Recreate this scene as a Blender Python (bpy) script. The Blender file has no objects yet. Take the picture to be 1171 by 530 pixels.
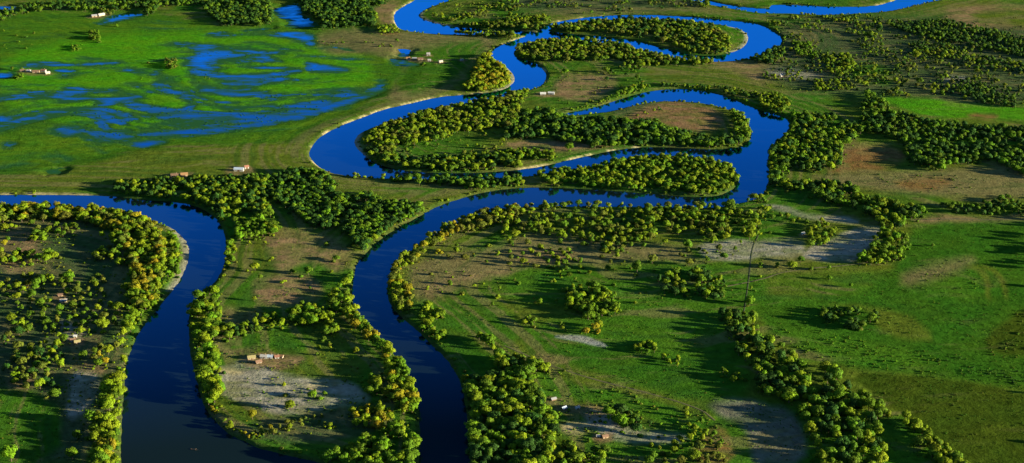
import bpy, math, random
import numpy as np

# ------------------------------------------------------------------ camera, sky, sun, exposure
SC = bpy.context.scene
COL = SC.collection
F_PX, PITCH, CAM_H = 1626.0, math.radians(20.66), 616.0      # photo is 1171 x 530 px
CP, SP = math.cos(PITCH), math.sin(PITCH)

cam_d = bpy.data.cameras.new('camera')
cam = bpy.data.objects.new('camera', cam_d)
COL.objects.link(cam)
cam.location = (0, 0, CAM_H)
cam.rotation_euler = (math.pi / 2 - PITCH, 0, 0)
cam_d.sensor_width = 36.0
cam_d.lens = F_PX / 1171 * 36
cam_d.clip_start = 1.0
cam_d.clip_end = 120000.0
SC.camera = cam

SUN_EL, SUN_AZ = math.radians(9.0), math.radians(104.0)      # azimuth clockwise from +Y (view direction)
w = bpy.data.worlds.new('World')
SC.world = w
w.use_nodes = True
nt = w.node_tree
bg = nt.nodes['Background']
sky = nt.nodes.new('ShaderNodeTexSky')
sky.sky_type = 'NISHITA'
sky.sun_disc = False
sky.sun_elevation = SUN_EL
sky.sun_rotation = SUN_AZ
sky.altitude = 600
sky.air_density = 1.0
sky.dust_density = 0.0
sky.ozone_density = 4.0
nt.links.new(sky.outputs[0], bg.inputs[0])
bg.inputs[1].default_value = 0.05

sun_d = bpy.data.lights.new('sun', 'SUN')
sun = bpy.data.objects.new('sun', sun_d)
COL.objects.link(sun)
sun_d.energy = 5.0
sun_d.angle = math.radians(0.5)
sun_d.color = (1.0, 0.90, 0.62)
sdir = np.array([math.cos(SUN_EL) * math.sin(SUN_AZ), math.cos(SUN_EL) * math.cos(SUN_AZ), math.sin(SUN_EL)])
import mathutils
sun.rotation_euler = mathutils.Vector(sdir).to_track_quat('Z', 'Y').to_euler()
sun.location = (600, 1500, 500)

SC.view_settings.view_transform = 'Standard'
SC.view_settings.look = 'None'
SC.view_settings.exposure = 2.0
SC.view_settings.gamma = 1.0
SC.view_settings.use_curve_mapping = False
SC.render.engine = 'CYCLES'
SC.cycles.max_bounces = 6
SC.cycles.diffuse_bounces = 2
SC.cycles.transparent_max_bounces = 4

RNG = np.random.default_rng(7)
random.seed(7)

# ------------------------------------------------------------------ photo pixel <-> ground
def px2g(x, y):
    u = (np.asarray(x, float) - 585.5) / F_PX
    v = (np.asarray(y, float) - 265.0) / F_PX
    t = CAM_H / (SP + v * CP)
    return u * t, (CP - v * SP) * t

def g2px(X, Y, z=0.0):
    dep = Y * CP + (CAM_H - z) * SP
    dn = (CAM_H - z) * CP - Y * SP
    return 585.5 + F_PX * X / dep, 265.0 + F_PX * dn / dep

def pxscale(X, Y):
    return F_PX / (Y * CP + CAM_H * SP)

ORI = {0: (0, 0, 1), 1: (0, 0), 2: (290, 0), 3: (580, 0), 4: (871, 0), 5: (0, 170), 6: (290, 170), 7: (580, 170),
       8: (871, 170), 9: (0, 350), 10: (290, 350), 11: (580, 350), 12: (871, 350)}

def P(c, flat):
    """points noted down on an enlarged crop of the photograph -> photo pixels"""
    a = np.array(flat, float).reshape(-1, 2)
    o = ORI[c]
    k = 1.0 if c == 0 else 2.943
    return a / k + np.array(o[:2], float)

# ------------------------------------------------------------------ numeric helpers
def _hash(ix, iy, s):
    h = (ix * 374761393 + iy * 668265263 + s * 974634777) & 0x7fffffff
    h = ((h ^ (h >> 13)) * 1274126177) & 0x7fffffff
    return ((h ^ (h >> 16)) & 0xffff) / 65535.0

def vnoise(x, y, s=0):
    ix = np.floor(x).astype(np.int64); iy = np.floor(y).astype(np.int64)
    fx = x - ix; fy = y - iy
    fx = fx * fx * (3 - 2 * fx); fy = fy * fy * (3 - 2 * fy)
    a = _hash(ix, iy, s); b = _hash(ix + 1, iy, s); c = _hash(ix, iy + 1, s); d = _hash(ix + 1, iy + 1, s)
    return (a + (b - a) * fx) * (1 - fy) + (c + (d - c) * fx) * fy

def fbm(x, y, s=0, o=4):
    r = np.zeros_like(x, dtype=float); am = 0.5; tot = 0
    for k in range(o):
        r += am * vnoise(x * 2 ** k + 17.3 * k, y * 2 ** k - 9.1 * k, s + k); tot += am; am *= 0.5
    return r / tot - 0.5

def sstep(a, b, x):
    t = np.clip((x - a) / (b - a), 0, 1)
    return t * t * (3 - 2 * t)

def chaikin(p, n=2):
    for _ in range(n):
        q = np.roll(p, -1, 0)
        p = np.stack([p * .75 + q * .25, p * .25 + q * .75], 1).reshape(-1, 2)
    return p

def inside(poly, x, y):
    r = np.zeros(x.shape, bool)
    q = np.roll(poly, -1, 0)
    for (x0, y0), (x1, y1) in zip(poly, q):
        if y0 == y1: continue
        c = ((y0 > y) != (y1 > y)) & (x < (x1 - x0) * (y - y0) / (y1 - y0) + x0)
        r ^= c
    return r

def segdist(poly, x, y, closed=True):
    d = np.full(x.shape, 1e9)
    q = np.roll(poly, -1, 0)
    n = len(poly) if closed else len(poly) - 1
    for i in range(n):
        x0, y0 = poly[i]; dx, dy = q[i] - poly[i]
        L = dx * dx + dy * dy + 1e-12
        t = np.clip(((x - x0) * dx + (y - y0) * dy) / L, 0, 1)
        ex = x - x0 - t * dx; ey = y - y0 - t * dy
        np.minimum(d, ex * ex + ey * ey, out=d)
    return np.sqrt(d)

def signed(poly, x, y, far):
    """positive inside; only exact within `far` of the outline"""
    x = x.ravel(); y = y.ravel()
    out = np.full(x.shape, -far)
    lo = poly.min(0) - far; hi = poly.max(0) + far
    m = np.nonzero((x > lo[0]) & (x < hi[0]) & (y > lo[1]) & (y < hi[1]))[0]
    if len(m) == 0: return out
    # walk the outline in short runs so each run only looks at points near it
    xs, ys = x[m], y[m]
    d = np.full(len(m), far)
    n = len(poly); pc = np.vstack([poly, poly[:1]])
    run = 8
    for i in range(0, n, run):
        sub = pc[i:min(i + run, n) + 1]
        l = sub.min(0) - far; h = sub.max(0) + far
        k = np.nonzero((xs > l[0]) & (xs < h[0]) & (ys > l[1]) & (ys < h[1]))[0]
        if len(k): d[k] = np.minimum(d[k], segdist(sub, xs[k], ys[k], False))
    ins = inside(poly, xs, ys)
    out[m] = np.where(ins, d, -d)
    return out

# ------------------------------------------------------------------ the water's outlines (photo pixels)
RIVER_MAIN = P(0, [
    478,575, 478,530, 480,513, 480,493, 479,469, 475,448, 463,425, 450,404, 433,387, 412,367, 404,350, 402,335, 404,319, 407,302,
    419,289, 439,270, 460,258, 484,245, 501,236, 521,229, 548,221, 580,216, 614,214, 665,216, 692,217.5, 733,221, 770,224,
    797,226, 818,225, 835,219, 846,208, 843,197, 831,189, 811,182, 784,179, 750,179, 723,182, 692,189, 658,194, 631,198,
    600,203, 540,206, 480,206, 419,204, 388,200.6, 371,195.5, 358,186, 353,177, 355,169, 368,154.6, 392,143, 416,134,
    436,126, 467,119, 501,111, 531,108.5, 552,107, 572,104, 584,99, 590,90, 583,80, 573,74.5, 562,69, 560,62, 567,55, 580,49,
    600,42, 617,36.5, 623,30, 636,25, 682,18.5, 733,16.5, 784,19, 818,22.5, 852,25, 871,29, 885,36, 895,44, 892,53, 881,59.5,
    865,66, 845,70, 818,71.5, 790,69.5, 777,67, 750,62, 726,56, 709,51.5, 675,48, 651,46, 626,46.5, 602,51, 593,55, 587,60,
    589,66, 600,68.5, 614,73, 622,80, 626,88, 621,97, 611,102, 594,106, 582,109, 562,114, 541,118, 521,121.5, 494,127,
    467,134, 443,141, 426,146, 411,153, 404,162, 408,170, 416,177, 424,184, 440,191, 467,196, 507,198.5, 548,198, 590,195,
    614,191.5, 631,188, 665,180, 709,170.5, 743,168, 784,169.5, 818,171.5, 845,169, 854,165, 860,156, 858,144, 848,132,
    831,125, 811,120, 784,116.5, 750,116.5, 720,122, 699,128, 675,131, 648,133, 646,129.5, 670,125.5, 695,118.5, 723,109,
    750,103, 784,101.5, 818,106.5, 845,116.5, 869,127, 891,131, 903,139, 902,149, 890,160, 880,172, 878,185, 880,200, 878,215,
    868,227, 850,232, 830,237, 800,239, 760,238.5, 700,237, 640,237, 590,238, 562,241, 535,250, 508,262, 487,274, 470,287,
    457,297, 450,306, 443,323, 443,335, 447,350, 460,364, 480,380, 497,398, 511,411, 524,431, 531,452, 535,479, 537,503,
    538,530, 540,575])
ISLAND = P(0, [624,35, 641,30, 682,23.5, 733,22, 784,24.5, 818,28, 838,31, 852,36, 857,44, 852,53, 842,59, 825,63.5, 800,64,
               784,62, 770,58, 743,51.5, 723,46, 682,41, 651,39, 635,37])
RIVER_LEFT = P(0, [
    -420,224, -200,224, 0,223, 60,223, 129,224, 163,229, 204,231, 231,238, 245,248, 253,257, 258,270, 259,285, 258,299, 251,316,
    240,330, 225,341, 218,354, 216,370, 217,401, 223,428, 231,459, 245,482, 262,496, 279,505, 300,514, 324,520, 358,527,
    400,540, 440,556, 490,575, 540,575, 540,700, 136,700, 138,560, 138,530, 139,486, 141,452, 143,431, 146,411, 153,391, 166,370,
    183,350, 197,333, 207,319, 213,306, 217,292, 215,279, 204,266, 190,258, 177,254, 163,250, 136,246, 102,242, 51,239, 0,240,
    -200,240, -420,240])
RIVER_TOP = P(0, [476,-6, 476,0, 462,7, 450,15, 451,28, 459,35, 480,38, 502,40, 543,40.5, 580,40, 612,42, 620,38, 600,35.5, 575,34.5, 552,34,
                  539,32, 520,31.5, 498,27, 481,22, 477.5,17, 487,10, 511,2, 530,-4, 560,-14, 530,-20])
RIVER_FAR = P(0, [808,1, 838,7, 880,11, 881,5, 915,6, 956,8.5, 1000,7.5, 1020,2, 1040,-6, 1090,-14, 1100,-4, 1065,2, 1041,8, 1014,14, 980,16,
                  939,18, 905,16, 871,16, 852,13, 811,6, 790,0, 740,-10, 760,-14])
PONDS = [
    P(1, [300,78, 340,72, 380,50, 450,46, 490,47, 440,64, 370,82, 320,86]),
    P(1, [-200,24, 20,22, 60,26, 50,34, 0,36, -200,36]),
    P(2, [55,35, 90,25, 150,10, 165,30, 160,55, 200,60, 185,70, 215,80, 210,92, 100,92, 120,75, 80,55]),
    P(1, [600,217, 690,180, 740,185, 700,208, 745,238, 660,236]),
    P(1, [760,165, 883,168, 965,176, 960,188, 883,186, 800,178]),
    P(1, [685,112, 760,104, 780,120, 720,131]),
    P(1, [790,104, 883,94, 913,93, 913,100, 883,105]),
    P(1, [785,252, 883,248, 1010,232, 1015,246, 920,260, 883,271, 830,268]),
    P(1, [760,316, 880,305, 865,324, 780,331]),
    P(1, [0,248, 45,244, 50,262, 0,267, -120,266, -120,250]),
    P(1, [-80,392, 0,388, 40,396, 40,410, 0,416, -80,416]),
    P(1, [300,342, 380,327, 470,320, 485,328, 400,348, 350,362]),
    P(1, [150,432, 250,420, 290,450, 210,472]),
    P(1, [430,490, 500,470, 560,480, 500,500]),
    P(1, [575,305, 640,310, 662,345, 640,372, 600,372, 640,345, 600,325]),
    P(1, [610,405, 690,384, 706,395, 640,421]),
    P(1, [450,446, 560,438, 700,431, 800,420, 883,402, 990,385, 1100,350, 1220,318, 1273,290, 1272,266, 1302,276, 1278,318, 1180,352,
          1055,395, 935,416, 883,430, 700,456, 550,466, 460,457]),
    P(1, [500,240, 540,236, 545,250, 510,256]),
    P(1, [585,148, 635,150, 620,160, 590,158]),
    P(1, [180,236, 250,234, 245,246, 190,248]),
    P(1, [0,475, 60,480, 50,495, 0,500]),
    P(2, [60,113, 150,105, 200,112, 208,150, 188,162, 168,135, 75,123]),
    P(2, [175,205, 215,215, 310,230, 322,241, 200,246, 172,236]),
    P(2, [440,195, 520,205, 572,221, 480,223]),
    P(2, [480,168, 520,165, 540,180, 490,196]),
    P(5, [140,70, 220,64, 215,86, 150,91]),
]
WET = [P(1, [250,350, 360,322, 520,296, 660,300, 760,330, 880,300, 1000,300, 1200,280, 1180,340, 900,425, 700,458, 480,470, 330,475, 150,470, 130,425, 240,400]),
       P(1, [560,210, 700,170, 900,165, 1000,230, 1100,240, 1000,270, 800,280, 700,260, 600,250]),
       P(1, [180,240, 280,255, 320,330, 260,370, 150,350, 200,290])]
DAMP = P(0, [-300,90, 0,80, 60,66, 150,55, 230,40, 330,34, 410,48, 440,80, 440,100, 400,125, 300,147, 150,165, 60,160, 0,165, -300,170])
MEADOW = P(0, [-500,10, 0,12, 105,14, 180,12, 240,28, 300,32, 340,32, 400,36, 425,60, 470,72, 490,92, 440,112, 415,130, 365,148, 345,163,
               320,168, 180,170, 100,190, 0,205, -500,212])
SANDBARS = [P(5, [560,248, 600,262, 645,310, 645,400, 605,475, 545,485, 590,420, 605,330, 580,275]),
            P(3, [735,85, 770,92, 818,115, 815,160, 765,192, 735,180, 765,140]),
            P(2, [330,465, 350,440, 365,450, 362,500, 385,535, 350,525]),
            P(2, [845,225, 885,250, 880,290, 850,310, 800,315, 850,290]),
            P(2, [560,40, 585,30, 620,75, 680,92, 660,98, 600,85, 562,68])]

def togr(p, smooth=2):
    p = chaikin(p, smooth) if smooth else p
    return np.stack(px2g(p[:, 0], p[:, 1]), 1)

G_RIV = [togr(RIVER_MAIN, 1), togr(RIVER_LEFT, 1), togr(RIVER_TOP), togr(RIVER_FAR)]
G_ISL = togr(ISLAND)
G_POND = [togr(p) for p in PONDS]
G_MEAD = togr(MEADOW); G_DAMP = togr(DAMP); G_WET = [togr(p) for p in WET]; G_SAND = [togr(p, 1) for p in SANDBARS]

CLIFFS = [[353,180, 355,169, 368,154.6, 392,143, 416,134, 436,126, 467,119, 501,111, 531,108.5, 552,107], [578,50, 600,42, 618,36.5],
          [636,25, 660,21, 690,18], [476,0, 462,7, 450,15, 451,28, 459,35], [590,195, 614,191.5, 631,188, 665,180, 709,170.5, 720,169],
          [1000,7.5, 1020,2], [0,223, 60,223, 125,224], [572,104, 584,99, 590,90, 583,80],
          [622,80, 626,88, 621,97], [353,177, 358,186, 371,195]]
G_CLIFF = [np.stack(px2g(P(0, c_)[:, 0], P(0, c_)[:, 1]), 1) for c_ in CLIFFS]

def river_dist(X, Y, far=45.0):
    """metres to the waterline, + on land, - in the river"""
    r = np.full(X.size, -far)
    for g in G_RIV: r = np.maximum(r, signed(g, X, Y, far))
    isl = signed(G_ISL, X, Y, far)
    r = np.minimum(r, -isl)
    return -r.reshape(X.shape)

def terrain(X, Y, full=False):
    d = river_dist(X, Y)
    dn = d + 2.4 * fbm(X / 9, Y / 9, 3, 3) * sstep(-12, 0, d + 0 * X)
    sand = np.full(X.size, -30.0)
    for g in G_SAND: sand = np.maximum(sand, signed(g, X, Y, 30.0))
    sand = sstep(-6, 4, sand).reshape(X.shape)
    steep = np.where(dn < 0, np.maximum(-2.6, dn * 0.45), 2.2 * (1 - np.exp(-np.maximum(dn, 0) / 2.2)))
    gentle = np.where(dn < 0, np.maximum(-2.6, dn * 0.2), 2.2 * (1 - np.exp(-np.maximum(dn, 0) / 16)))
    bank = steep * (1 - sand) + gentle * sand
    up = sstep(2, 14, dn)
    # ridge-and-swale relief of a flood plain, swept into long low ridges
    wx = X + 60 * fbm(X / 160, Y / 160, 40, 2); wy = Y + 160 * fbm(X / 220, Y / 220, 44, 2)
    rel = 0.9 * fbm(wx / 90, wy / 34, 11, 3) + 0.55 * fbm(X / 16, Y / 16, 15, 3) + 0.8 * fbm(X / 130, Y / 130, 19, 2)
    rel = rel + 0.25 * np.abs(fbm(X / 5, Y / 5, 23, 2))
    z = bank + rel * up
    # flooded meadow: barely above the water table, with pools
    md = signed(G_MEAD, X, Y, 40.0).reshape(X.shape)
    wm = sstep(-5, 35, md) * sstep(6, 30, d)
    wet = np.full(X.size, -40.0)
    for g in G_WET: wet = np.maximum(wet, signed(g, X, Y, 40.0))
    wet = np.maximum(sstep(-25, 25, wet), .48 * sstep(-35, 35, signed(G_DAMP, X, Y, 40.0))).reshape(X.shape)
    sx = X + 130 * fbm(X / 240, Y / 240, 240, 2); sy = Y + 330 * fbm(X / 220, Y / 300, 244, 2)
    st = fbm(sx / 115, sy / 44, 31, 4) + 0.3 * fbm(sx / 44, sy / 18, 35, 3)
    low = 0.50 - 0.50 * wet + st * (1.3 + 1.5 * wet) + (0.22 + .15 * wet) * fbm(X / 6, Y / 9, 27, 2)
    low = np.maximum(low, -0.35)
    z = z * (1 - wm) + low * wm
    pd = np.full(X.size, -25.0)
    for g in G_POND: pd = np.maximum(pd, signed(g, X, Y, 25.0))
    pd = pd.reshape(X.shape) + 20 * fbm(wx / 46, wy / 20, 51, 4) + 8 * fbm(X / 7, Y / 7, 57, 2)
    pz = np.clip(-pd * 0.028, -0.6, 1.2) + .3 * fbm(X / 9, Y / 9, 59, 2) * sstep(22, 0, pd)
    k = sstep(-14, -2, pd)
    z = np.where(pd > -14, np.minimum(z, z * (1 - k) + pz * k), z)
    if full: return z, d, sand, wm, wet, pd
    return z

# ------------------------------------------------------------------ materials
def mat(name):
    m = bpy.data.materials.new(name); m.use_nodes = True
    n = m.node_tree.nodes; b = n['Principled BSDF']
    return m, m.node_tree, n, b

def flat_mat(name, col, rough=0.85, var=0.25, scale=1.5):
    m, t, n, b = mat(name)
    tc = n.new('ShaderNodeTexCoord'); nz = n.new('ShaderNodeTexNoise'); nz.inputs['Scale'].default_value = scale
    nz.inputs['Detail'].default_value = 4
    mp = n.new('ShaderNodeMapRange'); mp.inputs[3].default_value = 1 - var; mp.inputs[4].default_value = 1 + var
    mx = n.new('ShaderNodeVectorMath'); mx.operation = 'SCALE'; mx.inputs[0].default_value = col
    t.links.new(tc.outputs['Object'], nz.inputs['Vector']); t.links.new(nz.outputs[0], mp.inputs[0])
    t.links.new(mp.outputs[0], mx.inputs['Scale']); t.links.new(mx.outputs[0], b.inputs['Base Color'])
    b.inputs['Roughness'].default_value = rough
    b.inputs['Specular IOR Level'].default_value = 0.2
    return m

# ground: albedo from the mapped soils and swards, broken up by noise
M_GROUND, t, n, b = mat('ground_soil_and_grass')
at = n.new('ShaderNodeAttribute'); at.attribute_name = 'soil'
tc = n.new('ShaderNodeTexCoord')
n1 = n.new('ShaderNodeTexNoise'); n1.inputs['Scale'].default_value = 0.11; n1.inputs['Detail'].default_value = 8; n1.inputs['Roughness'].default_value = 0.68
n2 = n.new('ShaderNodeTexNoise'); n2.inputs['Scale'].default_value = 0.022; n2.inputs['Detail'].default_value = 5
t.links.new(tc.outputs['Object'], n1.inputs['Vector']); t.links.new(tc.outputs['Object'], n2.inputs['Vector'])
r1 = n.new('ShaderNodeMapRange'); r1.inputs[1].default_value = .3; r1.inputs[2].default_value = .7; r1.inputs[3].default_value = .62; r1.inputs[4].default_value = 1.42
t.links.new(n1.outputs[0], r1.inputs[0])
sc1 = n.new('ShaderNodeVectorMath'); sc1.operation = 'SCALE'
t.links.new(at.outputs['Color'], sc1.inputs[0]); t.links.new(r1.outputs[0], sc1.inputs['Scale'])
hs = n.new('ShaderNodeHueSaturation')
r2 = n.new('ShaderNodeMapRange'); r2.inputs[1].default_value = .3; r2.inputs[2].default_value = .7; r2.inputs[3].default_value = .488; r2.inputs[4].default_value = .512
t.links.new(n2.outputs[0], r2.inputs[0]); t.links.new(r2.outputs[0], hs.inputs['Hue'])
t.links.new(sc1.outputs[0], hs.inputs['Color']); t.links.new(hs.outputs[0], b.inputs['Base Color'])
b.inputs['Roughness'].default_value = 1.0; b.inputs['Specular IOR Level'].default_value = 0.0
bp = n.new('ShaderNodeBump'); bp.inputs['Strength'].default_value = 0.9; bp.inputs['Distance'].default_value = 1.0
n3 = n.new('ShaderNodeTexNoise'); n3.inputs['Scale'].default_value = 0.32; n3.inputs['Detail'].default_value = 6; n3.inputs['Roughness'].default_value = .65
t.links.new(tc.outputs['Object'], n3.inputs['Vector'])
t.links.new(n3.outputs[0], bp.inputs['Height']); t.links.new(bp.outputs[0], b.inputs['Normal'])

M_WATER, t, n, b = mat('river_water')
n.remove(b)
dif = n.new('ShaderNodeBsdfDiffuse'); dif.inputs['Color'].default_value = (0.006, 0.014, 0.013, 1)      # silty river body
glo = n.new('ShaderNodeBsdfGlossy'); glo.inputs['Color'].default_value = (0.03, 0.38, 1.0, 1); glo.inputs['Roughness'].default_value = 0.06
fre = n.new('ShaderNodeFresnel'); fre.inputs['IOR'].default_value = 1.33
mix = n.new('ShaderNodeMixShader')
fm = n.new('ShaderNodeMapRange'); fm.inputs[1].default_value = .066; fm.inputs[2].default_value = .24; fm.inputs[3].default_value = .02; fm.inputs[4].default_value = 1.0
t.links.new(fre.outputs[0], fm.inputs[0]); t.links.new(fm.outputs[0], mix.inputs[0]); t.links.new(dif.outputs[0], mix.inputs[1]); t.links.new(glo.outputs[0], mix.inputs[2])
t.links.new(mix.outputs[0], n['Material Output'].inputs['Surface'])
tc = n.new('ShaderNodeTexCoord')
wn = n.new('ShaderNodeTexNoise'); wn.inputs['Scale'].default_value = 0.5; wn.inputs['Detail'].default_value = 3
wb = n.new('ShaderNodeBump'); wb.inputs['Strength'].default_value = 0.05; wb.inputs['Distance'].default_value = 0.4
t.links.new(tc.outputs['Object'], wn.inputs['Vector']); t.links.new(wn.outputs[0], wb.inputs['Height']); t.links.new(wb.outputs[0], glo.inputs['Normal']); t.links.new(wb.outputs[0], fre.inputs['Normal'])

# flood water over pasture: the same water, with grass standing in it in streaks
M_FLOOD = M_WATER.copy(); M_FLOOD.name = 'flood_water_with_grass'
t = M_FLOOD.node_tree; n = t.nodes
tc = n.new('ShaderNodeTexCoord'); mpg = n.new('ShaderNodeMapping'); mpg.inputs['Scale'].default_value = (.011, .030, 1); mpg.inputs['Rotation'].default_value = (0, 0, -.25)
t.links.new(tc.outputs['Object'], mpg.inputs['Vector'])
gn = n.new('ShaderNodeTexNoise'); gn.inputs['Scale'].default_value = 1.0; gn.inputs['Detail'].default_value = 9; gn.inputs['Roughness'].default_value = .62; gn.inputs['Distortion'].default_value = 1.2
t.links.new(mpg.outputs[0], gn.inputs['Vector'])
gr = n.new('ShaderNodeMapRange'); gr.interpolation_type = 'SMOOTHSTEP'; gr.inputs[1].default_value = .36; gr.inputs[2].default_value = .62; gr.inputs[3].default_value = .16; gr.inputs[4].default_value = .95
t.links.new(gn.outputs[0], gr.inputs[0])
gd = n.new('ShaderNodeBsdfDiffuse'); gd.inputs['Color'].default_value = (.018, .080, .026, 1)
dp = n.new('ShaderNodeAttribute'); dp.attribute_name = 'depth'
dm = n.new('ShaderNodeMapRange'); dm.inputs[1].default_value = .02; dm.inputs[2].default_value = .52; dm.inputs[3].default_value = .50; dm.inputs[4].default_value = -.30
t.links.new(dp.outputs['Fac'], dm.inputs[0])
ad = n.new('ShaderNodeMath'); ad.operation = 'ADD'; ad.use_clamp = True
t.links.new(gr.outputs[0], ad.inputs[0]); t.links.new(dm.outputs[0], ad.inputs[1])
gm = n.new('ShaderNodeMixShader'); ms = [x for x in n if x.bl_idname == 'ShaderNodeMixShader'][0]
t.links.new(ad.outputs[0], gm.inputs[0]); t.links.new(ms.outputs[0], gm.inputs[1]); t.links.new(gd.outputs[0], gm.inputs[2])
t.links.new(gm.outputs[0], n['Material Output'].inputs['Surface'])

def leaf_mat(name):
    m, t, n, b = mat(name)
    at = n.new('ShaderNodeAttribute'); at.attribute_type = 'INSTANCER'; at.attribute_name = 'tint'
    tc = n.new('ShaderNodeTexCoord'); nz = n.new('ShaderNodeTexNoise'); nz.inputs['Scale'].default_value = 7; nz.inputs['Detail'].default_value = 3
    mp = n.new('ShaderNodeMapRange'); mp.inputs[1].default_value = .3; mp.inputs[2].default_value = .7; mp.inputs[3].default_value = .7; mp.inputs[4].default_value = 1.35
    sc = n.new('ShaderNodeVectorMath'); sc.operation = 'SCALE'
    t.links.new(tc.outputs['Object'], nz.inputs['Vector']); t.links.new(nz.outputs[0], mp.inputs[0])
    t.links.new(at.outputs['Color'], sc.inputs[0]); t.links.new(mp.outputs[0], sc.inputs['Scale'])
    t.links.new(sc.outputs[0], b.inputs['Base Color'])
    b.inputs['Roughness'].default_value = 0.75; b.inputs['Specular IOR Level'].default_value = 0.15
    tr = n.new('ShaderNodeBsdfTranslucent'); t.links.new(sc.outputs[0], tr.inputs['Color'])
    mx = n.new('ShaderNodeMixShader'); mx.inputs[0].default_value = 0.16
    t.links.new(b.outputs[0], mx.inputs[1]); t.links.new(tr.outputs[0], mx.inputs[2])
    t.links.new(mx.outputs[0], n['Material Output'].inputs['Surface'])
    return m
M_LEAF = leaf_mat('leaves')
M_BARK = flat_mat('bark', (0.09, 0.065, 0.045), 0.95, 0.4, 6)

# ------------------------------------------------------------------ ground sheet
GREEN = (0.043, 0.118, 0.008); VIVID = (0.056, 0.200, 0.006); OLIVE = (0.080, 0.114, 0.012); DRY = (0.140, 0.125, 0.046)
BROWN = (0.205, 0.136, 0.066); RED = (0.200, 0.110, 0.055); SILT = (0.260, 0.240, 0.180); SAND = (0.400, 0.330, 0.170)
DARK = (0.018, 0.056, 0.010); DOLIVE = (0.040, 0.066, 0.006); ORANGE = (0.165, 0.095, 0.032); SHADESILT = (0.125, 0.122, 0.085); LUSH = (0.032, 0.096, 0.007); SCRUBC = (0.058, 0.078, 0.030)  # the darker silt has the shade of nearby trees put into its colour
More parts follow.
